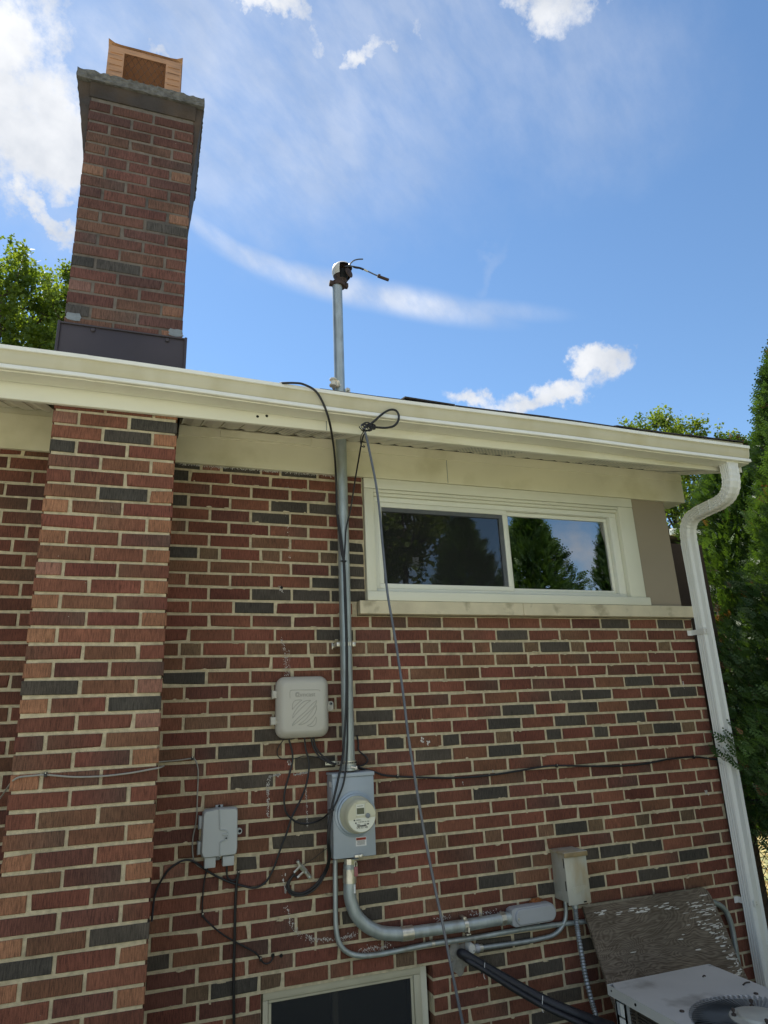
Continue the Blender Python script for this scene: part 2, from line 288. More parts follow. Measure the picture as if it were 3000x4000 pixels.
# ------------------------------------------------------------------ builders
def link(name, me, parent=None, loc=None):
    o = bpy.data.objects.new(name, me); COL.objects.link(o)
    if parent is not None: o.parent = parent; o.matrix_parent_inverse = parent.matrix_world.inverted()
    if loc is not None: o.location = loc
    return o
def tag(o, label=None, cat=None, group=None, kind=None):
    for k, v in (('label', label), ('category', cat), ('group', group), ('kind', kind)):
        if v: o[k] = v
    return o
def thing(name, loc, label, cat, group=None):
    o = bpy.data.objects.new(name, None); COL.objects.link(o); o.location = loc; o.empty_display_size = .1
    o.matrix_world = Matrix.Translation(Vector(loc))
    return tag(o, label, cat, group)
class MB:                                     # a mesh being collected: vertices, faces, material slots
    def __init__(s): s.v = []; s.f = []; s.m = []; s.mats = []; s.c = {}
    def mi(s, m):
        m = M[m] if isinstance(m, str) else m
        if m not in s.mats: s.mats.append(m)
        return s.mats.index(m)
    def add(s, vs, fs, m, col=None):
        b = len(s.v); s.v += [tuple(v) for v in vs]; k = s.mi(m)
        for f in fs: s.f.append([b+i for i in f]); s.m.append(k)
        if col is not None:
            for i in range(len(vs)): s.c[b+i] = col[i] if len(col) == len(vs) else col
        return b
    def box(s, x0, x1, y0, y1, z0, z1, m, b=0.0):
        x0, x1 = min(x0, x1), max(x0, x1); y0, y1 = min(y0, y1), max(y0, y1); z0, z1 = min(z0, z1), max(z0, z1)
        if b <= 0:
            vs = [(x, y, z) for z in (z0, z1) for y in (y0, y1) for x in (x0, x1)]
            s.add(vs, [(0, 2, 3, 1), (4, 5, 7, 6), (0, 1, 5, 4), (2, 6, 7, 3), (0, 4, 6, 2), (1, 3, 7, 5)], m); return
        bm = bmesh.new(); bmesh.ops.create_cube(bm, size=1)
        for v in bm.verts: v.co = Vector((x0+(v.co.x+.5)*(x1-x0), y0+(v.co.y+.5)*(y1-y0), z0+(v.co.z+.5)*(z1-z0)))
        bmesh.ops.bevel(bm, geom=bm.edges[:], offset=min(b, .45*min(x1-x0, y1-y0, z1-z0)), segments=2, affect='EDGES', profile=.5)
        s.bm(bm, m)
    def bm(s, bm, m):
        bm.verts.ensure_lookup_table(); bm.verts.index_update()
        s.add([v.co[:] for v in bm.verts], [[v.index for v in f.verts] for f in bm.faces], m); bm.free()
    def prism(s, pts, d, m):                  # polygon (3-D points) swept by the vector d
        n = len(pts); a = [Vector(p) for p in pts]; b = [p+Vector(d) for p in a]
        s.add(a+b, [list(range(n))[::-1], list(range(n, 2*n))]+[(i, (i+1) % n, n+(i+1) % n, n+i) for i in range(n)], m)
    def tube(s, pts, r, m, seg=8, sub=5, caps=True, smooth=True):
        P = catmull(pts, sub) if smooth and len(pts) > 2 else [Vector(p) for p in pts]
        n = len(P); rr = r if callable(r) else (lambda t: r)
        T = [(P[min(i+1, n-1)]-P[max(i-1, 0)]).normalized() for i in range(n)]
        x = T[0].orthogonal().normalized(); vs = []
        for i in range(n):
            x = (x-T[i]*x.dot(T[i])).normalized(); y = T[i].cross(x); q = rr(i/(n-1))
            vs += [P[i]+x*(q*math.cos(2*PI*k/seg))+y*(q*math.sin(2*PI*k/seg)) for k in range(seg)]
        fs = [(i*seg+k, i*seg+(k+1) % seg, (i+1)*seg+(k+1) % seg, (i+1)*seg+k) for i in range(n-1) for k in range(seg)]
        if caps: fs += [list(range(seg))[::-1], [(n-1)*seg+k for k in range(seg)]]
        s.add(vs, fs, m)
    def lathe(s, prof, o, ax, m, seg=32):     # profile of (distance along the axis, radius)
        ax = Vector(ax).normalized(); x = ax.orthogonal().normalized(); y = ax.cross(x); o = Vector(o); vs = []
        for (t, r) in prof: vs += [o+ax*t+x*(r*math.cos(2*PI*k/seg))+y*(r*math.sin(2*PI*k/seg)) for k in range(seg)]
        n = len(prof)
        fs = [(i*seg+k, i*seg+(k+1) % seg, (i+1)*seg+(k+1) % seg, (i+1)*seg+k) for i in range(n-1) for k in range(seg)]
        fs += [list(range(seg))[::-1], [(n-1)*seg+k for k in range(seg)]]
        s.add(vs, fs, m)
    def sweep(s, prof, rings, m):             # rings: list of (origin, x axis, y axis, scale)
        n = len(prof); vs = []
        for (o, ax, ay) in rings: vs += [o+ax*p[0]+ay*p[1] for p in prof]
        R = len(rings)
        fs = [(i*n+k, i*n+(k+1) % n, (i+1)*n+(k+1) % n, (i+1)*n+k) for i in range(R-1) for k in range(n)]+[list(range(n))[::-1], [(R-1)*n+k for k in range(n)]]
        s.add(vs, fs, m)
    def build(s, name, parent=None, smooth=False, origin=None):
        me = bpy.data.meshes.new(name); v = np.array(s.v, dtype=float)
        o = Vector(origin) if origin is not None else None
        if o is not None: v = v-np.array(o)
        me.from_pydata(v.tolist(), [], s.f)
        for m in s.mats: me.materials.append(m)
        me.polygons.foreach_set('material_index', s.m)
        if s.c:
            a = me.attributes.new('tint', 'FLOAT_COLOR', 'POINT'); arr = np.ones((len(s.v), 4))
            for i, c in s.c.items(): arr[i, :3] = c
            a.data.foreach_set('color', arr.ravel())
        me.update()
        bm = bmesh.new(); bm.from_mesh(me); bmesh.ops.recalc_face_normals(bm, faces=bm.faces[:]); bm.to_mesh(me); bm.free()
        if smooth:
            me.polygons.foreach_set('use_smooth', [True]*len(me.polygons))
            try: me.set_sharp_from_angle(angle=rad(38))
            except Exception: pass
        if o is not None and parent is None: return link(name, me, None, o)
        if o is not None:
            ob = link(name, me, parent); ob.matrix_world = Matrix.Translation(o); return ob
        return link(name, me, parent)
def catmull(pts, sub):
    p = [Vector(q) for q in pts]; p = [p[0]*2-p[1]]+p+[p[-1]*2-p[-2]]; o = []
    for i in range(1, len(p)-2):
        a, b, c, d = p[i-1:i+3]
        for k in range(sub):
            t = k/sub; o.append(.5*((2*b)+(c-a)*t+(2*a-5*b+4*c-d)*t*t+(3*b-a-3*c+d)*t**3))
    o.append(p[-2]); return o
def rrect(x0, x1, z0, z1, r, n=6):
    o = []
    for cx, cz, a in ((x1-r, z1-r, 0), (x0+r, z1-r, 90), (x0+r, z0+r, 180), (x1-r, z0+r, 270)):
        o += [(cx+r*math.cos(rad(a+90*k/n)), cz+r*math.sin(rad(a+90*k/n))) for k in range(n+1)]
    return o
def loft(mb, rings, m, cap0=True, cap1=True):
    n = len(rings[0]); vs = [p for r in rings for p in r]; R = len(rings)
    fs = [(i*n+k, i*n+(k+1) % n, (i+1)*n+(k+1) % n, (i+1)*n+k) for i in range(R-1) for k in range(n)]
    if cap0: fs.append(list(range(n))[::-1])
    if cap1: fs.append([(R-1)*n+k for k in range(n)])
    mb.add(vs, fs, m)
def text(name, body, size, o, ax, ay, m, parent, ext=.0006, align='CENTER'):
    cu = bpy.data.curves.new(name, 'FONT'); cu.body = body; cu.size = size; cu.extrude = ext; cu.align_x = align; cu.align_y = 'CENTER'
    ob = bpy.data.objects.new(name, cu); COL.objects.link(ob)
    dg = bpy.context.evaluated_depsgraph_get(); me = bpy.data.meshes.new_from_object(ob.evaluated_get(dg)); bpy.data.objects.remove(ob)
    ax = Vector(ax).normalized(); ay = Vector(ay).normalized(); az = ax.cross(ay); o = Vector(o)
    for v in me.vertices: v.co = o+ax*v.co.x+ay*v.co.y+az*v.co.z
    me.materials.clear(); me.materials.append(M[m]); me.name = name
    return link(name, me, parent)

# ------------------------------------------------------------------ ground
def disc_ground():
    mb = MB(); R = [0, 4, 10, 25, 60, 150, 400, 900]; n = 48; vs = [(0, 0, 0)]
    for r in R[1:]: vs += [(r*math.cos(2*PI*k/n), r*math.sin(2*PI*k/n), 0) for k in range(n)]
    fs = [(0, 1+k, 1+(k+1) % n) for k in range(n)]
    for i in range(len(R)-2): fs += [(1+i*n+k, 1+(i+1)*n+k, 1+(i+1)*n+(k+1) % n, 1+i*n+(k+1) % n) for k in range(n)]
    mb.add(vs, fs, 'ground'); return tag(mb.build('ground'), kind='structure')
disc_ground()
mb = MB(); mb.box(-5.5, 2.9, -9.5, -2.2, -.06, .035, 'bounce_slab', .01); tag(mb.build('bounce_slab'), kind='structure')  # pale slab added out of view to bounce sunlight onto the shaded wall

# ------------------------------------------------------------------ the house
house = thing('brick_house', (0, 0, 0), 'red brick house wall with cream eaves and tall brick chimney', 'house')
XR, XL, XB = 3.035, -4.2, 3.100                          # right corner, left end
PX0, PX1, PY = -0.632, -0.116, -0.447         # chimney breast
def row_z(n): return Z0-n*V                   # bed joint n
RED = [(.160, .058, .036), (.140, .053, .033), (.176, .069, .041), (.122, .048, .034), (.155, .070, .039), (.136, .046, .031), (.152, .053, .034)]
DARK = [(.064, .054, .043), (.055, .048, .039), (.074, .061, .047)]
BROWN = [(.145, .092, .052), (.12, .078, .047), (.16, .088, .052)]
ORANGE = [(.25, .115, .062), (.27, .13, .070), (.22, .105, .072)]
def picks(x0, y0, s, pl, lst): return [at(x0+x/s, y0+y/s, pl) for x, y in lst]
s1 = 1659/800
darks = (picks(600, 1700, s1, 0, [(280, 235), (720, 275), (1190, 315), (225, 325), (215, 530), (1105, 590), (1370, 600), (945, 675), (955, 1290), (1270, 1300), (1460, 1300), (1395, 1200), (820, 1400), (1640, 910), (1640, 1000), (1640, 1300), (1450, 900), (240, 960)])
  + picks(600, 2500, s1, 0, [(260, 305), (690, 885), (790, 1130), (890, 750), (1310, 970), (1140, 1630), (1290, 1490)])
  + picks(1300, 2300, s1, 0, [(1450, 375), (1400, 475), (345, 1010), (250, 1120), (500, 1230), (815, 1320), (950, 1200), (1390, 1290), (1505, 965), (1380, 1080), (200, 60), (20, 370), (210, -40), (210, -120)])
  + picks(1300, 3000, s1, 0, [(1270, 195), (680, 245), (530, 385), (690, 490), (1320, 930), (385, 1050), (235, 1210), (1300, 1430), (1300, 1580), (1530, 1400)])
  + picks(2000, 2350, 1.9518, 0, [(810, 185), (1235, 185), (55, 260), (310, 345), (30, 345), (965, 605), (410, 705), (645, 700), (1310, 690), (540, 795), (1000, 780), (80, 810), (430, 900), (900, 880), (25, 910), (315, 990), (675, 980), (1185, 960), (30, 1110)])
  + picks(2000, 3100, 1.8433, 0, [(440, 250), (750, 415), (980, 385), (590, 440), (1310, 460), (1005, 600), (610, 655), (250, 700), (215, 1290), (480, 1470), (545, 1090), (340, 1600), (70, 1060)])
  + picks(500, 3200, s1, 0, [(1340, 180), (860, 1390), (260, 1190), (960, 350)]))
darks_ch = (picks(0, 1500, s1, PY, [(1265, 330), (1060, 410), (520, 470), (1190, 1450), (525, 1555), (1000, 865)]) + picks(0, 2400, s1, PY, [(310, 650), (880, 770)])
  + picks(0, 3200, s1, PY, [(100, 1250), (1110, 930)]) + picks(200, 600, 2.765, PY, [(480, 740), (1250, 790), (330, 840), (320, 1120), (680, 1170), (340, 1650)]))
olives = picks(2000, 2350, 1.9518, 0, [(135, 350), (490, 345), (825, 350), (1150, 350), (1020, 965), (1340, 950), (250, 990)]) + picks(2000, 3100, 1.8433, 0, [(255, 265), (610, 230), (945, 200), (1265, 160), (430, 1010)]) \
  + picks(1300, 2300, s1, 0, [(340, 470), (790, 470), (1385, 1180), (210, 470), (1595, 475)]) + picks(600, 2500, s1, 0, [(430, 655), (310, 65), (825, 70), (1320, 65), (950, 870), (1310, 1730), (760, 1810)]) \
  + picks(600, 1700, s1, 0, [(450, 965), (955, 980), (1420, 1000)]) + picks(1300, 3000, s1, 0, [(860, 600), (1310, 555), (400, 650), (570, 1590)]) + picks(500, 3200, s1, 0, [(1155, 1350), (550, 1435), (1520, 300)])

def add_brick(mb, x0, x1, z0, z1, y, depth, c0, c1, nrm=(0, -1), bev=.0022):
    # a brick whose face looks towards -y at plane y; slightly out of true, arrises eased
    j = lambda a: random.uniform(-a, a)
    x0 += j(.0016); x1 += j(.0016); z0 += j(.0012); z1 += j(.0012); y += j(.0012); t = j(.0011)
    b = bev
    f = [(x0+b, y, z0+b+t), (x1-b, y, z0+b-t), (x1-b, y, z1-b-t), (x0+b, y, z1-b+t)]
    e = [(x0, y+b, z0+t), (x1, y+b, z0-t), (x1, y+b, z1-t), (x0, y+b, z1+t)]
    k = [(x0, y+depth, z0), (x1, y+depth, z0), (x1, y+depth, z1), (x0, y+depth, z1)]
    if random.random() < .16:                 # a knocked corner
        k_ = random.randrange(4); dx, dz, dy = random.uniform(.003, .011), random.uniform(.003, .009), random.uniform(.002, .006)
        sx = 1 if k_ in (0, 3) else -1; sz = 1 if k_ < 2 else -1
        f[k_] = (f[k_][0]+sx*dx, f[k_][1], f[k_][2]+sz*dz); e[k_] = (e[k_][0]+sx*dx*.5, e[k_][1]+dy, e[k_][2]+sz*dz*.5)
    cs = [c0, c1, c1, c0]*3
    fs = [(0, 1, 2, 3)]
    for a, bb in ((0, 4), (4, 8)):
        fs += [(a+i, bb+i, bb+(i+1) % 4, a+(i+1) % 4) for i in range(4)]
    mb.add(f+e+k, fs, 'brick', cs)
def brick_colour(x0, x1, z0, z1, hdr, dk, ol=(), orange=0.0):
    sc = lambda c, k: tuple(v*k for v in c)
    for p in dk:
        if x0 <= p.x <= x1 and z0 <= p.z <= z1: c = random.choice(DARK); return c, sc(c, random.uniform(.85, 1.15))
    for p in ol:
        if x0 <= p.x <= x1 and z0 <= p.z <= z1: c = random.choice(BROWN); return c, sc(c, random.uniform(.9, 1.1))
    if hdr and random.random() < orange: c = random.choice(ORANGE); return c, sc(c, random.uniform(.9, 1.1))
    a = sc(random.choice(RED), random.uniform(.82, 1.15)); b = sc(a, random.uniform(.9, 1.1)); r = random.random()
    if r < .14: b = tuple(.45*u+.55*v for u, v in zip(a, random.choice(DARK)))
    elif r < .26: a, b = tuple(.55*u+.45*v for u, v in zip(a, random.choice(BROWN))), a
    return a, b
JT = .0135                                    # joint thickness
# head joints, read off the photograph row by row (x in pixels of the enlarged crops)
anchors = {}
def anc(x0, y0, s, rows):
    for n, x, zy in rows: anchors[n] = at(x0+x/s, y0+zy/s, 0).x
anc(600, 1700, s1, [(1, 625, 360), (2, 790, 465), (3, 620, 560), (4, 787, 660), (5, 610, 760), (6, 787, 870), (8, 787, 1080), (9, 620, 1180), (10, 790, 1290), (11, 648, 1400), (12, 793, 1510), (13, 643, 1620)])
anc(600, 2500, s1, [(15, 607, 180), (16, 785, 300), (17, 615, 415), (18, 800, 530), (19, 613, 645), (20, 808, 765), (22, 785, 1015), (23, 613, 1145), (24, 778, 1265), (25, 960, 1370), (26, 785, 1520), (27, 962, 1640)])
anc(500, 3200, s1, [(29, 1145, 470), (30, 958, 650), (31, 773, 815), (32, 977, 930), (33, 780, 1110), (34, 962, 1230), (36, 970, 1530), (37, 780, 1650)])
anc(1300, 3000, s1, [(25, 835, 250), (26, 988, 350), (27, 845, 480), (29, 1150, 690), (30, 1022, 830), (31, 865, 980), (32, 1063, 1090), (33, 890, 1230)])
hdr = {}                                      # left edge of one header
for n, x0, y0, x, zy in ((0, 600, 1700, 385, 255), (7, 600, 1700, 363, 960), (14, 600, 2500, 748, 65), (21, 600, 2500, 325, 895), (28, 500, 3200, 868, 355), (35, 500, 3200, 455, 1450)):
    hdr[n] = at(x0+x/s1, y0+zy/s1, 0).x
wx0 = at(1427, 2150, 0).x                     # brick jamb of the upper window
sx0 = at(1398, 2390, 0).x; 
bx0 = at(1026, 3920, 0).x; bx1 = at(1686, 3800, 0).x    # basement window opening
def allowed(n, a, b):                         # cut a brick [a, b] of row n by openings
    out = [(a, b)]
    def cut(c, d):
        nonlocal out; o = []
        for p, q in out:
            if q <= c or p >= d: o.append((p, q)); continue
            if p < c: o.append((p, c-JT*.5))
            if q > d: o.append((d+JT*.5, q))
        out = o
    if n <= 10: cut(wx0-.004, 9)
    if n == 11: cut(sx0-.006, 9)
    if n >= 36: cut(bx0, bx1)
    cut(PX0+.004, PX1-.004)                   # behind the chimney breast
    cut(XB, 99); cut(-99, XL)
    return [(p, q) for p, q in out if q-p > .02]
mb = MB()
last = int((Z0-.02)/V)
for n in range(0, last+1):
    z1, z0 = row_z(n-1)-JT/2, row_z(n)+JT/2
    if n == 0: z1 = Z0+.055
    if n in hdr or n % 7 == 0:
        h = hdr.get(n, hdr[35]+.3); spans = []
        for k in range(-22, 16):
            a = h+k*1.5*U; spans += [(a, a+.5*U, True), (a+.5*U, a+1.5*U, False)]
    else:
        a = anchors.get(n, .1*(n % 2)); spans = [(a+k*U, a+(k+1)*U, False) for k in range(-26, 18)]
    for a, b, hd in spans:
        for p, q in allowed(n, a+JT/2, b-JT/2):
            c0, c1 = brick_colour(p, q, z0, z1, hd, darks, olives, .25)
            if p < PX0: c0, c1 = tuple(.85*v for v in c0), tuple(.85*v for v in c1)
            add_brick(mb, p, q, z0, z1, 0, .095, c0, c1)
# mortar bed, 5 mm behind the brick faces, in strips round the openings
ZT = Z0+.385; my0, my1 = .0055, .10
mz = row_z(10)-.001; mz2 = row_z(11)-.001; bz = row_z(35)-JT/2
mb.box(XL, wx0-.004, my0, my1, mz, ZT, 'mortar'); mb.box(XL, sx0-.004, my0, my1, mz2, mz, 'mortar'); mb.box(XL, XB-.006, my0, my1, bz, mz2, 'mortar')
mb.box(XL, bx0-.006, my0, my1, -.05, bz, 'mortar'); mb.box(bx1+.006, XB-.006, my0, my1, -.05, bz, 'mortar')
# mortar smeared over the arrises here and there
for _ in range(330):
    n = random.randrange(1, 40); x = random.uniform(-.62 if random.random() < .2 else PX1+.03, XR-.05); z = row_z(n)+random.choice((-1, 1))*JT*.5
    if (n <= 12 and x > sx0-.08) or (n >= 34 and bx0-.05 < x < bx1+.05) or x < PX1+.02: continue
    w, h, k = random.uniform(.004, .022), random.uniform(.0015, .0055), 9
    mb.prism([(x+w*math.cos(2*PI*i/k)*random.uniform(.6, 1.15), -.0022, z+h*math.sin(2*PI*i/k)*random.uniform(.5, 1.3)) for i in range(k)], (0, .008, 0), 'mortar')
# gable side and back of the house
def side_mat():
    m = bpy.data.materials.new('side_brick'); m.use_nodes = True; t = m.node_tree; P = t.nodes['Principled BSDF']; nn = t.nodes.new; lk = t.links.new
    co = nn('ShaderNodeTexCoord'); mp = nn('ShaderNodeMapping'); mp.inputs['Rotation'].default_value = (PI/2, 0, PI/2); lk(co.outputs['Object'], mp.inputs[0])
    b = nn('ShaderNodeTexBrick'); lk(mp.outputs[0], b.inputs[0]); b.inputs['Color1'].default_value = (.19, .05, .04, 1); b.inputs['Color2'].default_value = (.13, .05, .04, 1); b.inputs['Mortar'].default_value = (.45, .4, .28, 1)
    b.inputs['Scale'].default_value = 1; b.inputs['Brick Width'].default_value = U; b.inputs['Row Height'].default_value = V; b.inputs['Mortar Size'].default_value = .006
    lk(b.outputs[0], P.inputs['Base Color']); P.inputs['Roughness'].default_value = .9; return m
M['side'] = side_mat()
mb.box(XB-.10, XB-.003, .101, 7.0, -.05, row_z(11), 'side'); mb.box(XL, XR-.101, 6.9, 7.0, -.05, ZT+.2, 'side'); mb.box(XL, XL+.1, .101, 6.9, -.05, ZT+.2, 'side')
mb.box(XR-.10, XR-.003, .101, 7.0, row_z(11)+.001, ZT+.2, 'tan')
wall = mb.build('wall', house)

# chimney breast and chimney stack
mb = MB()
CV = V*.985; CZ0 = row_z(0)+.10*V
top_rows = 28; z_neck = Z0+1.45; z_top = Z0+1.915
low = -42
CY1 = .16
for n in range(low, top_rows+1):
    za = Z0-.06*V+n*CV; z0, z1 = za+JT/2, za+CV-JT/2
    if z1 < .01: continue
    k = max(0.0, (za-z_neck)/(z_top-z_neck)); k = min(k, 1.0); ex = 0.0
    if za+CV > z_top-.03: break
    xa, xb, yy = PX0-ex*1.0, PX1+ex*.62, PY-ex*.35
    w = xb-xa; per = w/2.5
    alt = (n % 2 == 0)
    edges = [0, .5*per, 1.5*per, w] if alt else [0, per, 2*per, w]
    for i in range(3):
        hd = (alt and i == 0) or ((not alt) and i == 2)
        p, q = xa+edges[i]+(JT/2 if i else 0), xa+edges[i+1]-(JT/2 if i < 2 else 0)
        c0, c1 = brick_colour(p, q, z0, z1, hd, darks_ch, (), .80 if za < Z0+.3 else .45)
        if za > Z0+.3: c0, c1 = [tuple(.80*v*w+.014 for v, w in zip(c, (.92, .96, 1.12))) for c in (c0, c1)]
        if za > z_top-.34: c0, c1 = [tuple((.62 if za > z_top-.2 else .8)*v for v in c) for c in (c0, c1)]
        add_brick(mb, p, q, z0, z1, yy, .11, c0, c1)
    # side faces: a half brick and stretchers running back
    for sx, xs in ((-1, xa), (1, xb)):
        d0 = yy+.11+JT; ya = d0
        ln = per if alt else per*.5
        while ya < CY1-.02:
            yb = min(ya+per-JT, CY1); c0, c1 = brick_colour(0, 0, 0, 0, False, ())
            x0, x1 = (xs, xs+.06) if sx < 0 else (xs-.06, xs)
            mb.add([(x0, ya, z0), (x1, ya, z0), (x1, yb, z0), (x0, yb, z0), (x0, ya, z1), (x1, ya, z1), (x1, yb, z1), (x0, yb, z1)],
                   [(0, 1, 5, 4), (1, 2, 6, 5), (2, 3, 7, 6), (3, 0, 4, 7), (4, 5, 6, 7), (0, 3, 2, 1)], 'brick', [c0]*8)
            ya = yb+JT
mb.box(PX0+.007, PX1-.007, PY+.007, CY1-.01, -.05, Z0+.30, 'mortar'); mb.box(PX0+.005, PX1-.005, PY+.0045, CY1-.01, Z0+.3005, z_top, 'old_mortar')
e = .062
chim = None
chim = mb.build('chimney', house)
# parging that flares out under the crown on both sides, and a short fillet in front
mb = MB(); zf = z_top-.115
for xs, sg, ex in ((PX0, -1, e), (PX1, 1, e*.62)):
    n = 14; vs = []
    for i in range(n+1):
        t = i/n; z = z_neck+(z_top-z_neck)*t; o_ = ex*t+.002+random.uniform(-.0012, .0012)
        yf = PY+.012-(max(0, z-zf)/.115)*e*.35
        vs += [(xs-sg*.02, yf, z), (xs+sg*o_, yf, z), (xs+sg*o_, CY1+.01+e*t, z), (xs-sg*.02, CY1+.01+e*t, z)]
    fs = [(i*4+k, i*4+(k+1) % 4, i*4+4+(k+1) % 4, i*4+4+k) for i in range(n) for k in range(4)]+[(3, 2, 1, 0), (n*4, n*4+1, n*4+2, n*4+3)]
    mb.add(vs, fs, 'parge')
mb.prism([(PX0-.004, PY+.01, zf+.038), (PX0-.004, PY-.003, zf+.038), (PX0-.004, PY-e*.35, z_top), (PX0-.004, PY+.01, z_top)], (PX1-PX0+.008, 0, 0), 'parge')
mb.build('parging', chim)
# concrete crown, broken edged
bm = bmesh.new(); bmesh.ops.create_grid(bm, x_segments=40, y_segments=40, size=.5)
x0, x1, y0, y1 = PX0-e-.008, PX1+e*.62+.008, PY-e*.35-.012, CY1+e+.01
vs = bm.verts[:]; r = bmesh.ops.extrude_face_region(bm, geom=bm.faces[:]); up = [g for g in r['geom'] if isinstance(g, bmesh.types.BMVert)]
for v in bm.verts: v.co = Vector((x0+(v.co.x+.5)*(x1-x0), y0+(v.co.y+.5)*(y1-y0), z_top+.002))
for v in up:
    ed = min(v.co.x-x0, x1-v.co.x, v.co.y-y0, y1-v.co.y); v.co.z = z_top+.058+min(ed, .12)*.22+random.uniform(-.006, .007)
bmesh.ops.subdivide_edges(bm, edges=[e2 for e2 in bm.edges if abs(e2.verts[0].co.z-e2.verts[1].co.z) > .03], cuts=5)
for v in bm.verts:
    if v.co.z > z_top+.012 or True: v.co += Vector((random.uniform(-1, 1), random.uniform(-1, 1), random.uniform(-.6, .6)))*.0034
mb = MB(); mb.bm(bm, 'crown'); crown = mb.build('crown', chim)
# brown flashing wrapped round the foot of the stack
mb = MB(); fz = Z0+.487; g = .013
mb.box(PX0-g, PX1+g, PY-g, PY-g+.004, Z0+.16, fz, 'flash', .0015)
for xs in (PX0-g-.004, PX1+g): mb.box(xs, xs+.004, PY-g, CY1+.02, Z0+.16, fz+.006, 'flash', .0015)
mb.box(PX0-g-.005, PX1+g+.005, PY-g-.006, PY-g-.0005, fz-.004, fz+.004, 'flash', .0015)
for xx in (PX0-g-.004, PX1+g+.004): mb.box(xx-.006, xx+.006, PY-g-.007, PY-g+.02, Z0+.16, fz+.008, 'flash', .002)
for px in (363, 655): p = at(px, 1290 if px < 400 else 1320, PY-g); mb.lathe([(0, .0), (.001, .011), (.005, .008), (.006, .0)], (p.x, PY-g-.002, fz-.018), (0, -1, 0), 'flash', 14)
mb.build('flashing', chim, True)
# mortar patches on the bricks just over the flashing
mb = MB()
def rough_patch(mb, p0, p1, y, m, n=14, j=.006):
    x0, x1 = sorted((p0.x, p1.x)); z0, z1 = sorted((p0.z, p1.z)); pts = []
    for k in range(n):
        t = 2*PI*k/n; cx, cz = math.cos(t), math.sin(t); q = max(abs(cx), abs(cz))
        pts.append(((x0+x1)/2+(x1-x0)/2*cx/q+random.uniform(-j, j), y, (z0+z1)/2+(z1-z0)/2*cz/q+random.uniform(-j*.5, j*.5)))
    mb.prism(pts, (0, .008, 0), m)
rough_patch(mb, at(258, 1220, PY), at(315, 1256, PY), PY-.003, 'patch'); mb.build('mortar_patch', chim); mb = MB(); rough_patch(mb, at(660, 1284, PY), at(712, 1318, PY), PY-.003, 'patch')
mb.build('mortar_patch', chim)
# chimney cap: rusted sheet hood on a flue tile, expanded mesh inside
cy = -.30
pTL, pTR, pBL, pBR = at(418, 158, cy), at(713, 236, cy), at(414, 300, cy), at(706, 372, cy)
zc = z_top+.075; cx0, cx1 = (pTL.x+pBL.x)/2, (pTR.x+pBR.x)/2; zt = (pTL.z+pTR.z)/2; cdp = .34
mb = MB(); ins = .075
# outer lid with turned-up corners
lid = []
nn_ = 12
for i in range(nn_+1):
    for j in range(nn_+1):
        a, b = i/nn_, j/nn_; ea, eb = abs(a-.5)*2, abs(b-.5)*2
        lid.append((cx0+(cx1-cx0)*a, cy+cdp*b, zt-.012+.030*(ea**8)*(eb**8)+.006*(1-ea**2)))
fs = [(i*(nn_+1)+j, (i+1)*(nn_+1)+j, (i+1)*(nn_+1)+j+1, i*(nn_+1)+j+1) for i in range(nn_) for j in range(nn_)]
mb.add(lid, fs, 'cap'); mb.add([(x, y, z+.003) for x, y, z in lid], fs, 'cap')
ws = .085
for a, b in ((cx0+.004, cx0+.004+ws), (cx1-.004-ws, cx1-.004)):            # front returns beside the opening
    mb.box(a, b, cy+.004, cy+.007, zc-.02, zt-.02, 'cap')
mb.box(cx0+.004+ws, cx1-.004-ws, cy+.004, cy+.007, zt-.055, zt-.02, 'cap')
mb.box(cx0+.004, cx0+.007, cy+.008, cy+cdp-.004, zc-.02, zt-.02, 'cap'); mb.box(cx1-.007, cx1-.004, cy+.008, cy+cdp-.004, zc-.02, zt-.02, 'cap')
mb.box(cx0+.008, cx1-.008, cy+cdp-.007, cy+cdp-.004, zc-.02, zt-.125, 'cap')
for sx in (cx0+.004, cx1-.004-ws):
    for k in range(9):
        zz = zc+.01+k*(zt-zc-.04)/9; mb.box(sx+.012, sx+ws-.008, cy+.0005, cy+.0038, zz, zz+.004, 'cap')
capo = mb.build('chimney_cap', chim)
mb = MB()
ma, mb_ = cx0+.004+ws+.004, cx1-.008-ws
yw = cy+.022
nx = 6
for k in range(-8, nx+9):
    for sgn in (1, -1):
        xa = ma+(mb_-ma)*k/nx; dz = zt-.03-zc; pts = []
        for t in np.linspace(0, 1, 24):
            x = xa+sgn*dz*.5*t; z = zc+dz*t
            if ma <= x <= mb_: pts.append((x, yw, z))
        if len(pts) > 2: mb.tube([pts[0], pts[-1]], .0011, 'capmesh', 4, smooth=False)
mb.build('cap_screen', chim)
mb = MB(); t0, t1 = at(490, 300, cy+.05), at(640, 345, cy+.05)
mb.box(t0.x, t1.x, cy+.045, cy+.24, zc-.02, zc+.028, 'tile', .004); mb.box(t0.x+.012, t1.x-.012, cy+.06, cy+.225, zc+.029, zc+.032, 'tile')
mb.build('flue_tile', chim)

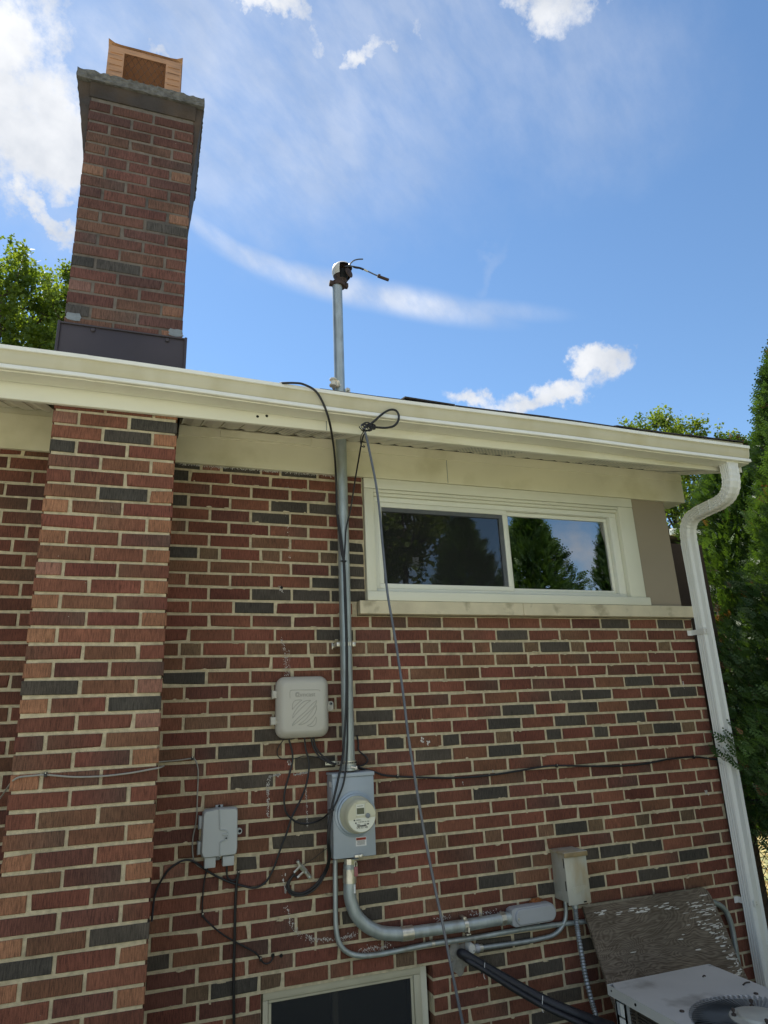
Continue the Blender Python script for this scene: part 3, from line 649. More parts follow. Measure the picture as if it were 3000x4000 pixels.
# roof slab: shingles on top, eave fascia, soffit underneath
SLP = math.tan(rad(18.4)); RXE = 3.222
def zt_(y): return Z0+.257+(y+.52)*SLP
RY = 3.45
mb = MB()
r_l, r_r = XL-.2, RXE
def slab(mb, ya, yb, za, zb, th, x0, x1, m):
    mb.prism([(x0, ya, za-th), (x0, ya, za), (x0, yb, zb), (x0, yb, zb-th)], (x1-x0, 0, 0), m)
chx0, chx1 = PX0-.02, PX1+.02
slab(mb, -.52, RY, zt_(-.52), zt_(RY), .020, r_l, chx0, 'shingle'); slab(mb, CY1+.02, RY, zt_(CY1+.02), zt_(RY), .020, chx0, chx1, 'shingle'); slab(mb, -.52, RY, zt_(-.52), zt_(RY), .020, chx1, r_r, 'shingle')
slab(mb, RY, 7.4, zt_(RY), zt_(-.52), .020, r_l, r_r, 'shingle')
roof = mb.build('roof', house)
# shingle tabs along the eave, edges curling
mb = MB(); x = PX1+.03
while x < r_r-.02:
    w = random.uniform(.13, .31); w = min(w, r_r-x); lift = random.uniform(0, .010) + (.014 if at(1480, 1540, -.54).x < x < at(1700, 1570, -.54).x else 0)
    f = [( x, -.545+random.uniform(-.006, .006), zt_(-.545)+.004), (x+w-.004, -.545+random.uniform(-.006, .006), zt_(-.545)+.004)]
    b = [(x+w-.004, -.36, zt_(-.36)+.012), (x, -.36, zt_(-.36)+.012)]
    q = [Vector(f[0])+Vector((0, 0, lift)), Vector(f[1])+Vector((0, 0, lift*.6)), Vector(b[0]), Vector(b[1])]
    mb.prism(q, (0, 0, .007), 'shingle'); x += w
for course in range(1, 12):
    x = r_l if course > 4 else PX1+.03
    while x < r_r-.02:
        w = min(random.uniform(.12, .3), r_r-x); ya = -.40+course*.14; yb = ya+.16
        mb.prism([(x, ya, zt_(ya)+.018), (x+w-.004, ya, zt_(ya)+.018), (x+w-.004, yb, zt_(yb)+.010), (x, yb, zt_(yb)+.010)], (0, 0, .006), 'shingle'); x += w
mb.build('shingle_course', roof)
mb = MB(); mb.box(PX1+.03, r_r, -.532, -.529, zt_(-.52)-.080, zt_(-.52)-.003, 'old_cream'); mb.build('drip_edge', roof)
FY = -.470
fb = Z0+.080; 
mb = MB(); mb.box(r_l, r_r-.012, FY, FY+.022, fb, Z0+.215, 'cream', .002)
for px in (1275,): sx = at(px, 1660, FY).x; mb.box(sx-.0015, sx+.0015, FY-.0012, FY+.001, fb+.002, Z0+.2, 'meter_d')
for px, py in ((1006, 1627), (1042, 1625)):
    p = at(px, py, FY); mb.lathe([(0, .0), (.0006, .007), (.001, 0)], (p.x, FY-.0002, p.z), (0, -1, 0), 'dark', 10)
mb.build('fascia', house, True)
mb = MB(); mb.box(r_r-.011, r_r+.006, FY-.02, RY, Z0, Z0+.001, 'cream') if False else None
mb.prism([(r_r-.01, FY-.01, fb), (r_r-.01, FY-.01, Z0+.215), (r_r-.01, RY, Z0+.215+(RY-FY)*SLP), (r_r-.01, RY, fb+(RY-FY)*SLP)], (.018, 0, 0), 'cream')
mb.build('rake_board', house)
# soffit: ribbed panels rising with the rafters
mb = MB(); x = r_l
while x < r_r-.03:
    w = min(.098, r_r-.012-x)
    if x > PX1 and len(mb.mats) and mb.v[-1][0] < PX0+.15: mb.build('soffit', house); mb = MB()
    if not (x+w > PX0 and x < PX1):
        yb = -.032; yb2 = 2.6 if x > XR+.01 else yb; sag = random.uniform(0, .006)
        za, zb = fb+.012, fb+.012+(yb2-FY)*SLP
        prof = [(x, 0), (x+.012, .006), (x+.020, .006), (x+w*.5, -.001-sag), (x+w-.004, 0)]
        v0 = [(a, FY+.02, za+b) for a, b in prof]; v1 = [(a, yb2, zb+b) for a, b in prof]
        n = len(prof); mb.add(v0+v1, [(i, i+1, n+i+1, n+i) for i in range(n-1)], 'soffit')
    x += w
mb.build('soffit', house)
mb = MB(); mb.prism([(r_l, FY+.03, zt_(FY+.03)-.04), (r_l, .09, zt_(.09)-.04), (r_l, .09, zt_(.09)-.03), (r_l, FY+.03, zt_(FY+.03)-.03)], (XR-.11-r_l, 0, 0), 'dark'); mb.box(wx0, XR-.101, .03, .10, Z0+.215, Z0+.42, 'dark'); mb.build('eave_blackout', house)  # near-black filler added to stop sky showing through the eave gap
# vent slots of the perforated soffit panels
mb = MB()
for (pa, pb) in ((1010, 1330), (1800, 2010), (2280, 2560)):
    xa, xb = at(pa, 1735, -.25).x, at(pb, 1840, -.25).x; x = xa
    while x < xb:
        for k in range(9):
            y = -.40+k*.035; z = fb+.012+(y-FY)*SLP-.0085; mb.add([(x, y, z), (x+.010, y, z), (x+.010, y+.012, z+.012*SLP), (x, y+.012, z+.012*SLP)], [(0, 1, 2, 3)], 'meter_d')
        x += .021
    tag(mb.build('soffit_vent', house), kind='stuff'); mb = MB()
# gutter
gl = [(-400, 1300), (0, 1343), (350, 1388), (700, 1437), (1100, 1497), (1500, 1553), (2000, 1616), (2300, 1655), (2600, 1698), (2926, 1741)]
GY = -.600
gp = [at(a, b, GY) for a, b in gl]
gx0 = gp[0].x-(gp[1].x-gp[0].x)*8
gp[0] = Vector((gx0, GY, gp[1].z+.004))
P0 = [(0, 0), (0, -.017), (.006, -.018), (.010, -.022), (.012, -.038), (.015, -.056), (.022, -.071), (.026, -.079), (.012, -.082), (.010, -.085), (.010, -.099), (.014, -.102), (.030, -.101), (.032, -.106), (.121, -.106), (.121, .0), (.1185, 0), (.1185, -.1035), (.034, -.1035), (.032, -.098), (.0145, -.0985), (.013, -.097), (.013, -.0865), (.0285, -.081), (.0245, -.070), (.0175, -.055), (.0145, -.038), (.0125, -.022), (.010, -.004), (.010, 0)]
mb = MB(); rings = []
for p in catmull(gp, 3): rings.append((p, Vector((0, 1, 0)), Vector((0, 0, 1))))
rings.sort(key=lambda r: r[0].x)
mb.sweep(P0, rings, 'gutter'); nP = len(P0); kl = mb.mi('gutter_lip'); kf = mb.mi('gutter_face')
for i_, f_ in enumerate(mb.f[:(len(rings)-1)*nP]):
    k_ = i_ % nP
    if k_ in (0, 1, 28, 29) or 8 <= k_ <= 10: mb.m[i_] = kl
    elif 2 <= k_ <= 7: mb.m[i_] = kf
gutter = mb.build('gutter', house, True)
mb = MB(); pe = rings[-1][0]; mb.prism([(pe.x+.001, pe.y+a, pe.z+b) for a, b in P0[:16]], (.003, 0, 0), 'gutter'); mb.build('end_cap', gutter)

# frieze board
fz0, fz1 = Z0+.030, Z0+.215
FXE = at(2666, 1900, -.022).x
mb = MB()
mb.box(XL, PX0-.002, -.020, .004, fz0, fz1, 'frieze', .002); mb.box(PX1+.002, FXE, -.020, .004, fz0, fz1, 'frieze', .002)
mb.box(XL, PX0-.002, -.012, .004, fz1+.001, Z0+.25, 'frieze'); mb.box(PX1+.002, FXE-.002, -.027, .004, fz1-.035, Z0+.238, 'frieze', .002)
mb.box(XR-.1, FXE, .005, .14, fz0+.004, Z0+.24, 'frieze', .002)
a, b = at(860, 1700, -.03).x, at(1215, 1705, -.03).x
mb.box(a, b, -.040, -.028, fz1-.028, fz1+.012, 'frieze', .002)
for px, py in ((1745, 1820),): sx = at(px, py, -.02).x; mb.box(sx-.0012, sx+.0012, -.0212, -.0195, fz0+.003, fz1-.037, 'meter_d')
mb.build('frieze_board', house)
# tan panel between window and corner
tx0 = at(2490, 2150, 0).x
mb = MB(); mb.box(tx0+.002, XR-.004, -.002, .09, row_z(10)+.002, fz0-.001, 'tan', .002); mb.build('corner_panel', house)
# stone sill in two lengths
sm = at(2042, 2390, -.03).x; sR = max(at(2693, 2400, -.04).x, XB+.004)
mb = MB(); zs0, zs1 = row_z(11)+.004, row_z(10)+.006
mb.box(sx0, sm-.002, -.042, .12, zs0, zs1, 'stone', .003); mb.box(sm+.002, sR, -.042, .12, zs0, zs1, 'stone', .003)
mb.box(sm-.0018, sm+.0018, -.039, .11, zs0+.003, zs1-.003, 'mortar'); mb.build('window_sill', house)

# upper window: casing > frame, sashes, panes, screen
wz0, wz1 = row_z(10)+.008, fz0-.002
W1 = tx0
cin = .055
mb = MB(); yc = -.014
bx = at(2480, 2000, yc)
mb.box(wx0, wx0+cin, yc, .05, wz0+.052, wz1-.062, 'white', .003); mb.box(W1-.115, W1, yc, .05, wz0+.052, wz1-.062, 'white', .003)
mb.box(wx0, W1, yc-.002, .05, wz1-.06, wz1, 'white', .003); mb.box(wx0-.006, W1+.012, yc-.022, .05, wz0, wz0+.05, 'white', .004)
for k, (dy, h) in enumerate(((.004, .018), (.014, .016))):
    mb.box(wx0+cin+.001, W1-.116, yc+dy, .05, wz1-.063-.018*(k+1)+.002, wz1-.063-.018*k, 'white', .002)
casing = mb.build('window', house, True)
fx0, fx1, fz_0, fz_1 = wx0+cin+.001, W1-.116, wz0+.052, wz1-.098
mb = MB(); fw = .028; yf = .018
mb.box(fx0, fx1, yf, .075, fz_1-fw, fz_1, 'vinyl', .003); mb.box(fx0, fx1, yf, .075, fz_0, fz_0+fw*.9, 'vinyl', .003)
mb.box(fx0, fx0+fw, yf+.001, .074, fz_0+fw*.9, fz_1-fw, 'vinyl', .003); mb.box(fx1-fw*1.9, fx1, yf+.001, .074, fz_0+fw*.9, fz_1-fw, 'vinyl', .003)
mb.build('frame', casing, True)
xm = at(1985, 2130, .04).x
def sash(x0, x1, z0, z1, y0, y1, w, wr=None):
    wr = wr or w; mb = MB()
    mb.box(x0, x1, y0, y1, z1-w, z1, 'vinyl', .003); mb.box(x0, x1, y0, y1, z0, z0+w, 'vinyl', .003); mb.box(x0, x0+w, y0+.0006, y1, z0+w, z1-w, 'vinyl', .003); mb.box(x1-wr, x1, y0+.0006, y1, z0+w, z1-w, 'vinyl', .003)
    return mb.build('sash', casing, True)
L0, L1, B0, B1 = fx0+fw+.001, xm, fz_0+fw*.9+.001, fz_1-fw-.001
sash(L0, L1, B0, B1, .024, .046, .028); sash(xm-.004, fx1-fw*1.9-.001, B0, B1, .048, .068, .024, .02)
def pane(x0, x1, z0, z1, y, parent, m='glass', name='pane'):
    mb = MB(); mb.box(x0, x1, y, y+.004, z0, z1, m); return mb.build(name, parent)
pane(L0+.027, L1-.027, B0+.027, B1-.027, .040, casing); pane(xm+.021, fx1-fw*1.9-.020, B0+.023, B1-.023, .058, casing)
mb = MB(); mb.add([(L0+.029, .030, B0+.029), (L1-.029, .030, B0+.029), (L1-.029, .030, B1-.029), (L0+.029, .030, B1-.029)], [(0, 1, 2, 3)], 'screen')
mb.build('insect_screen', casing)
mb = MB()
for a, b, c, d in ((L0+.029, L1-.029, B1-.052, B1-.0285), (L1-.054, L1-.0285, B0+.0295, B1-.0525)): mb.box(a, b, .031, .036, c, d, 'sticker')
mb.build('screen_frame', casing)
# a small printed decal on the left pane
p = at(1624, 2190, .038)
mb = MB()
for i in range(9):
    for j in range(9):
        if random.random() < .55: mb.box(p.x-.018+i*.0042, p.x-.018+i*.0042+.0035, .0375, .0385, p.z-.021+j*.0047, p.z-.021+j*.0047+.0032, 'sticker')
mb.build('decal', casing)
# the dark room behind the glass, with curtains
mb = MB(); rx0, rx1, rz0, rz1, ry = fx0-.4, fx1+.05, fz_0-.9, fz_1+.2, 3.2
mb.add([(rx0, .11, rz0), (rx1, .11, rz0), (rx1, ry, rz0), (rx0, ry, rz0), (rx0, .11, rz1), (rx1, .11, rz1), (rx1, ry, rz1), (rx0, ry, rz1)], [(0, 1, 2, 3), (4, 7, 6, 5), (0, 4, 5, 1), (1, 5, 6, 2), (2, 6, 7, 3), (3, 7, 4, 0)][:2]+[(1, 5, 6, 2), (2, 6, 7, 3), (3, 7, 4, 0)], 'room')
mb.build('room_interior', house)
mb = MB()
for a, b in ((fx1-.42, fx1-.02), (fx0+.22, fx0+.5)):
    n = 60; pts = [(a+(b-a)*i/n, .17+.016*math.sin(i*.95+.6*math.sin(i*.3))) for i in range(n+1)]
    vs = [(x, y, fz_0-.05) for x, y in pts]+[(x, y, fz_1+.02) for x, y in pts]; mb.add(vs, [(i, i+1, n+2+i, n+1+i) for i in range(n)], 'curtain'); mb.build('curtain', casing, True); mb = MB()

# basement window
mb = MB(); bz1 = row_z(35)-.004; bz0 = .06; yb = .012
bX1 = at(1640, 3800, yb+.01).x
mb.box(bx0+.003, bX1, yb, .08, bz1-.034, bz1, 'old_cream', .003); mb.box(bx0+.003, bx0+.026, yb+.001, .08, bz0, bz1-.035, 'old_cream', .003)
mb.box(bX1-.035, bX1, yb+.001, .08, bz0, bz1-.035, 'old_cream', .003); mb.box(bX1+.002, bx1-.010, yb+.03, .085, bz0, bz1, 'white', .003)
mb.box(bx0+.003, bx1-.01, yb, .08, .0, bz0-.001, 'old_cream', .003)
bw = mb.build('basement_window', house, True)
mb = MB(); ip = .024
mb.box(bx0+.028, bX1-.037, yb+.006, yb+.016, bz1-.047, bz1-.036, 'old_cream', .002); mb.box(bx0+.028, bx0+.041, yb+.006, yb+.016, bz0+.001, bz1-.048, 'old_cream', .002); mb.box(bX1-.05, bX1-.037, yb+.006, yb+.016, bz0+.001, bz1-.048, 'old_cream', .002)
mb.build('screen_frame', bw)
mb = MB(); mb.add([(bx0+.04, yb+.011, bz0), (bX1-.049, yb+.011, bz0), (bX1-.049, yb+.011, bz1-.046), (bx0+.04, yb+.011, bz1-.046)], [(0, 1, 2, 3)], 'screen2'); mb.build('insect_screen', bw)
pane(bx0+.03, bX1-.03, bz0, bz1-.03, .062, bw)
mx_ = at(1310, 3920, .04).x; mb = MB(); mb.box(mx_-.012, mx_+.012, .035, .058, bz0, bz1-.035, 'old_cream', .002); mb.build('mullion', bw)
mb = MB(); mb.add([(bx0-.1, .5, 0), (bx1+.1, .5, 0), (bx1+.1, .5, bz1+.2), (bx0-.1, .5, bz1+.2)], [(0, 1, 2, 3)], 'dark'); mb.build('cellar_interior', house)

# paint and caulk residue left by things that were taken off the wall
mb = MB()
def residue(px, n, w, size=(.002, .006), y=-.0015):
    P = [at(a, b, y) for a, b in px]
    ls = [(P[i+1]-P[i]).length for i in range(len(P)-1)]; tot = sum(ls)
    for _ in range(int(n*1.15)):
        d = random.random()*tot; i = 0
        while i < len(ls)-1 and d > ls[i]: d -= ls[i]; i += 1
        c = P[i].lerp(P[i+1], min(1, d/max(ls[i], 1e-6))); r = .8*size[0]+.85*(size[1]-size[0])*random.random()**2; k = random.randint(5, 8); a0 = random.random()*6
        cx, cz = c.x+random.gauss(0, w), c.z+random.gauss(0, w)
        pts = [(cx+r*random.uniform(.4, 1)*math.cos(a0+2*PI*q/k), y, cz+1.7*r*random.uniform(.4, 1)*math.sin(a0+2*PI*q/k)) for q in range(k)]
        mb.prism(pts, (0, .004, 0), 'residue')
residue([(1122, 1880), (1115, 2010), (1130, 2110), (1130, 2240)], 26, .004, (.001, .004)); residue([(1090, 2290), (1105, 2312)], 12, .003)
residue([(1098, 2500), (1115, 2545), (1118, 2640)], 110, .006, (.0008, .003)); residue([(1130, 2540), (1128, 2640)], 40, .003, (.0008, .002))
residue([(1048, 3045), (1046, 3190)], 110, .004, (.0012, .0035)); residue([(1048, 3035), (1095, 3026)], 30, .002); residue([(1148, 3027), (1198, 3018)], 32, .002)
residue([(1195, 3072), (1201, 3230)], 90, .002, (.001, .0032)); residue([(1128, 2972), (1140, 2985)], 16, .004); residue([(1132, 3005), (1130, 3018)], 8, .002)
residue([(1105, 3400), (1118, 3500)], 16, .004); residue([(1118, 3540), (1130, 3590), (1160, 3640), (1180, 3660)], 60, .006, (.001, .004)); residue([(1195, 3655), (1225, 3670)], 40, .006, (.001, .004))
residue([(1232, 3670), (1310, 3672)], 50, .004, (.001, .004)); residue([(1335, 3665), (1390, 3650)], 70, .006, (.001, .004)); residue([(1405, 3720), (1490, 3700), (1520, 3690)], 130, .010, (.001, .004))
residue([(1700, 3592), (1760, 3585)], 40, .006, (.001, .003)); residue([(1830, 3575), (1950, 3560)], 70, .008, (.001, .003))
residue([(2668, 2660), (2672, 2690)], 10, .002, (.002, .005)); residue([(2755, 3088), (2762, 3098)], 14, .005); residue([(1925, 3006), (1927, 3016)], 4, .001); residue([(1808, 3055), (1810, 3066)], 4, .001)
residue([(1645, 2890), (1675, 2905)], 14, .006, (.003, .008))
# white paint dragged along the top bricks below the frieze
residue([(700, 1812), (1010, 1836), (1330, 1862)], 420, .0035, (.001, .0042)); residue([(0, 1742), (195, 1758)], 150, .0035, (.001, .004)); residue([(1035, 1835), (1095, 1840)], 70, .004, (.002, .005))
tag(mb.build('caulk_residue', house), kind='stuff')
mb = MB()
for px, py in ((1066, 3732), (1098, 3733), (1100, 2295)):
    p = at(px, py, -.001); mb.lathe([(0, 0), (.0006, .008), (.001, 0)], p, (0, -1, 0), 'dark', 12); mb.build('drill_hole', house); mb = MB()

# downspout: fluted rectangular pipe with two elbows
ds_x = at(2715, 2110, -.07).x
def flute(w, d, n=8, a=.0045):
    o = []
    def side(p, q, nrm, k):
        for i in range(k):
            t = i/k; base = Vector(p).lerp(Vector(q), t); h = a*(1 if i % 2 else 0)
            o.append((base.x-nrm[0]*h, base.y-nrm[1]*h))
    side((-w/2+.004, -d/2), (-w/5, -d/2), (0, -1), 4); o.append((-w/5, -d/2)); side((w/5, -d/2), (w/2, -d/2), (0, -1), 6)
    side((w/2, -d/2), (w/2, d/2), (1, 0), 12); side((w/2, d/2), (-w/2, d/2), (0, 1), 6); side((-w/2, d/2), (-w/2, -d/2), (-1, 0), 8); o.append((-w/2, -d/2+.004))
    return o
dp = flute(.080, .066)
o1 = at(2842, 1800, -.535); xo = o1.x
path = []
zt0 = o1.z+.01
xv = at(2689, 2096, -.075).x
xl = lambda t: xo+(xv-xo)*t
pth = [(2842, 1800, -.535), (2845, 1850, -.535), (2841, 1900, -.520), (2822, 1940, -.470), (2792, 1964, -.400), (2728, 2000, -.225), (2704, 2025, -.140), (2690, 2065, -.090), (2692, 2120, -.075)]
P_ = [at(*q_) for q_ in pth]; xv = P_[8].x
for i, q_ in enumerate(P_): q_.x = xo+(xv-xo)*min(1, max(0, (q_.y+.535)/.46))
P_[0].z = zt0
P_ += [Vector((xv, -.074, P_[8].z-.3)), Vector((xv-.01, -.072, 1.2)), Vector((xv-.02, -.072, .28)), Vector((xv-.02, -.072, .08))]
rings = []
Q = catmull(P_[:5], 5)[:-1]+[P_[4], P_[5]]+catmull(P_[5:9], 5)[1:-1]+P_[8:]
for i, p in enumerate(Q):
    t = (Q[min(i+1, len(Q)-1)]-Q[max(i-1, 0)]).normalized(); ax = Vector((1, 0, 0)); ay = ax.cross(t).normalized()
    if ay.y < 0: ay = -ay
    k = 1.0
    if (0 < i < 20 or 21 < i < 38) and i % 2: k = .94
    rings.append((p, ax*k, ay*k))
mb = MB(); mb.sweep(dp, rings, 'downspout'); dsp = mb.build('downspout', house)
for zz in (at(2700, 2465, -.1).z, at(2870, 3540, -.1).z):
    mb = MB(); mb.box(xv-.075, xv-.043, -.004, -.001, zz-.016, zz+.016, 'downspout', .001); mb.box(xv-.047, xv-.043, -.110, -.003, zz-.016, zz+.016, 'downspout', .001); mb.box(xv-.047, xv-.016, -.113, -.1095, zz-.016, zz+.016, 'downspout', .001)
    for q in (-.012, .012): mb.lathe([(0, .004), (.002, .003), (.0025, 0)], (xv-.030, -.1132, zz+q*.5), (0, -1, 0), 'zinc', 10)
    mb.build('strap', dsp)
mb = MB(); k = 8
for p in (P_[4].lerp(P_[5], .25), P_[4].lerp(P_[5], .8)):
    t = (P_[5]-P_[4]).normalized(); ax = Vector((1, 0, 0)); ay = ax.cross(t).normalized()
    sq = [(-.0415, -.0345), (.0415, -.0345), (.0415, .0345), (-.0415, .0345)]
    mb.sweep(sq, [(p, ax, ay), (p+t*.004, ax, ay)], 'downspout'); mb.build('elbow_seam', dsp); mb = MB()

# ------------------------------------------------------------------ service mast
PYM = -.078
pm = at(1333, 1760, PYM); pm2 = at(1362, 2970, PYM); pt = at(1323, 1111, PYM)
mast = thing('service_mast', (pm2.x, PYM, pm2.z), 'tall galvanized service mast pipe running up through the eave', 'mast')
mb = MB(); pr = .030
mb.tube([(pm2.x, PYM, pm2.z-.03), (pm.x, PYM, pm.z-.2), (pt.x-.01, PYM, pt.z+.0)], pr, 'galv', 24, 12)
for zz in (at(1348, 2515, PYM).z,): mb.lathe([(-.012, pr+.0008), (.012, pr+.0008)], ((pm.x+pm2.x)/2, PYM, zz), (0, 0, 1), 'galv', 24)
mb.build('pipe', mast, True)
zz = at(1348, 2517, PYM).z; xx = pm2.x+.001
mb = MB(); mb.lathe([(-.010, pr+.0022), (.010, pr+.0022)], (xx+.002, PYM, zz), (0, 0, 1), 'zinc', 24)
for sx in (-1, 1): mb.box(xx+sx*(pr+.002), xx+sx*(pr+.020), PYM-.004, -.002, zz-.010, zz+.010, 'zinc', .001)
mb.box(xx-.056, xx-.050, -.007, -.002, zz-.016, zz+.016, 'zinc', .001); mb.build('pipe_strap', mast, True)
# hub and perforated strap over the meter
mb = MB(); hz = at(1372, 2985, PYM)
mb.lathe([(-.045, .043), (-.035, .043), (-.034, .036), (-.005, .036), (-.004, .033), (.002, .033)], (pm2.x, PYM, pm2.z-.0), (0, 0, 1), 'galv', 28); mb.build('hub', mast, True)
mb = MB(); zs = at(1340, 2982, PYM-.04).z; n = 26
pts = [(at(1277, 2996, -.05).x, -.02), (pm2.x-pr-.03, -.05)]+[(pm2.x+(pr+.006)*math.cos(a), PYM+(pr+.006)*math.sin(a)) for a in np.linspace(-PI, 0, 14)]+[(pm2.x+pr+.012, -.05)]
pts = [(x, y) for x, y in pts]
for i in range(len(pts)-1):
    (a, b), (c, d) = pts[i], pts[i+1]; z0, z1 = zs-.009, zs+.009
    mb.prism([(a, b, z0), (c, d, z0), (c, d, z1), (a, b, z1)], (0, .0015, 0), 'zinc')
    m_ = 3 if i == 0 else 1
    for q in range(m_): t = (q+.5)/m_; mb.lathe([(0, .0035), (.0006, .0035)], (a+(c-a)*t, b+(d-b)*t-.0005, zs), (0, -1, 0), 'dark', 10)
mb.build('perforated_strap', mast)
mb = MB(); b0 = at(1379, 2985, PYM-.05); mb.lathe([(0, .004), (.022, .004), (.0225, .008), (.03, .008)], (b0.x-.01, PYM-.045, b0.z-.012), (1, -.2, -.2), 'porcelain', 10); mb.build('bolt', mast, True)
# weatherhead
wt = at(1323, 1100, PYM); wtop = at(1338, 996, PYM)
mb = MB(); cxw = pt.x
mb.lathe([(-.03, .036), (-.03, .040), (.0, .040), (.0, .034)], (cxw, PYM, pt.z+.012), (0, 0, 1), 'weatherhead', 24)
for sx in (-1, 1): mb.box(cxw+sx*.036, cxw+sx*.058, PYM-.014, PYM+.014, pt.z-.016, pt.z+.012, 'weatherhead', .003)
hb = Vector((cxw+.016, PYM, pt.z+.012)); od = math.atan2(-.83, .55)
prof = [(.000, .034), (.022, .040), (.045, .052), (.070, .062), (.095, .064), (.112, .060), (.128, .047), (.140, .026), (.146, .003)]
nA = 36
def shell(dr, mat_, gap0):
    vs = []; fs = []
    for (z, r) in prof:
        for k in range(nA): a = 2*PI*k/nA; vs.append((hb.x+(z*.10)+(r+dr)*math.cos(a), hb.y+(r+dr)*math.sin(a)*.95, hb.z+z+dr))
    for i in range(len(prof)-1):
        for k in range(nA):
            am = 2*PI*(k+.5)/nA; da = abs((am-od+PI) % (2*PI)-PI)
            if da < gap0(prof[i][0]): continue
            fs.append((i*nA+k, i*nA+(k+1) % nA, (i+1)*nA+(k+1) % nA, (i+1)*nA+k))
    mb.add(vs, fs, mat_)
gap = lambda z: 0 if (z < .020 or z > .100) else 1.15
shell(-.003, 'weatherhead', gap)
mb.lathe([(.0, .030), (.05, .036), (.085, .034), (.09, .01)], hb, (.1, 0, 1), 'dark', 18)
mb.build('weatherhead_body', mast, True)
mb = MB(); shell(0, 'wh_top', lambda z: 9 if z < .04 else gap(z)); mb.build('weatherhead_hood', mast, True)
mb = MB(); mb.lathe([(0, .027), (.006, .033), (.010, .030), (.012, .012)], (hb.x+.034, hb.y-.040, hb.z+.050), (.55, -.83, .12), 'weatherhead', 22); mb.build('wire_entry_disc', mast, True)
q = lambda x, y, d=PYM-.08: at(1000+x/2.37, 900+y/2.37, d)
mb = MB(); mb.tube([q(845, 335, PYM-.05), q(870, 310), q(905, 280), q(945, 268), q(990, 266)], .0042, 'steel_cable', 8); mb.build('service_wire', mast, True)
mb = MB(); mb.tube([q(825, 335, PYM-.05), q(860, 328), q(910, 336), q(970, 348), q(1035, 378), q(1090, 405), q(1130, 422)], .0044, 'steel_cable', 8); mb.tube([q(900, 336), q(930, 345), q(960, 348), q(995, 362)], .0062, 'black', 8); mb.tube([q(1000, 362), q(1035, 380)], .0058, 'lb_white', 8)
a, b = q(1125, 422), q(1228, 460); mb.tube([a, a.lerp(b, .5), b], .0095, 'weatherhead', 10); mb.tube([q(1130, 412), q(1150, 410)], .005, 'weatherhead', 6, smooth=False); mb.build('service_wire', mast, True)
# house-knob insulator clamped to the mast at the roof
kb = at(1300, 1500, PYM-.03); mb = MB()
mb.lathe([(0, .021), (.008, .022), (.010, .014), (.036, .013), (.038, .022), (.046, .020), (.048, .006)], (kb.x, PYM-.035, kb.z-.016), (0.05, 0, 1), 'porcelain', 20)
mb.lathe([(-.004, .02), (.004, .02)], (kb.x+.03, PYM-.035, kb.z+.003), (1, .1, 0), 'porcelain', 18)
mb.build('insulator', mast, True)
mb = MB(); mb.lathe([(-.007, pr+.003), (.007, pr+.003)], (pt.x-.02, PYM, kb.z), (0, 0, 1), 'zinc', 24); kk = at(1359, 1523, PYM-.03)
mb.lathe([(0, .018), (.006, .018), (.008, .010), (.018, .010), (.02, .004)], (kk.x, PYM-.02, kk.z), (.2, -1, 0), 'zinc', 6); mb.build('mast_clamp', mast, True)

# ------------------------------------------------------------------ electric meter
q = lambda x, y, d=0.0: at(1200+x/4.1475, 2950+y/4.1475, d)
fy = -.115
c1, c2, c3, c4 = q(410, 335, fy), q(1080, 280, fy), q(1108, 1620, fy), q(430, 1705, fy)
mx0, mx1 = (c1.x+c4.x)/2, (c2.x+c3.x)/2; mz1, mz0 = (c1.z+c2.z)/2, (c3.z+c4.z)/2
meter = thing('electric_meter', ((mx0+mx1)/2, 0, mz0), 'blue grey steel meter box with round glass electric meter', 'meter')
mb = MB(); mb.box(mx0+.002, mx1-.002, fy+.006, -.001, mz0, mz1-.004, 'meter', .003); mb.build('enclosure', meter, True)
mb = MB(); mb.box(mx0-.003, mx1+.003, fy-.004, -.003, mz1-.003, mz1+.008, 'meter', .003); mb.box(mx0-.003, mx1+.003, fy-.006, fy-.002, mz1-.010, mz1+.006, 'meter', .0015); mb.build('top_cover', meter, True)
mb = MB(); mb.box(mx0, mx1, fy, fy+.005, mz0+.002, mz1-.011, 'meter', .002); mb.build('cover', meter, True)
mc = q(778, 950, fy); mx = mc.x; mzc = mc.z; mr = abs(q(478, 950, fy).x-mx)
mb = MB(); mb.lathe([(0, mr*1.12), (.003, mr*1.11), (.006, mr*1.0), (.016, mr*.985), (.018, mr*.93), (.019, .02)], (mx, fy-.0005, mzc), (0, -1, 0), 'meter_ring', 64); mb.build('meter_ring', meter, True)
ro = mr*.90
mb = MB(); mb.lathe([(0, ro), (.012, ro), (.020, ro*.93), (.055, ro*.90), (.075, ro*.87), (.082, ro*.82), (.0825, ro*.70), (.083, .002)], (mx, fy-.0195, mzc), (0, -1, 0), 'meter_c', 64); mtr = mb.build('meter', meter, True)
fyc = fy-.103; ri = ro*.80
mb = MB(); n = 40
lo = [(mx+ri*math.cos(a), fyc-.0015, mzc+ri*math.sin(a)) for a in np.linspace(PI*1.03, PI*1.97, n)]
mb.prism(lo, (0, .0012, 0), 'meter_f'); mb.build('meter_label', mtr)
mb = MB(); sh = [(mx+ri*1.02*math.cos(a), fyc-.004, mzc+ri*1.02*math.sin(a)) for a in np.linspace(PI*.99, PI*.60, 14)]+[(mx-.027, fyc-.004, mzc+.052), (mx-.027, fyc-.004, mzc-.002), (mx-.034, fyc-.004, mzc-.010), (mx-ri, fyc-.004, mzc-.012)]
mb.prism(sh, (0, .0035, 0), 'meter_c')
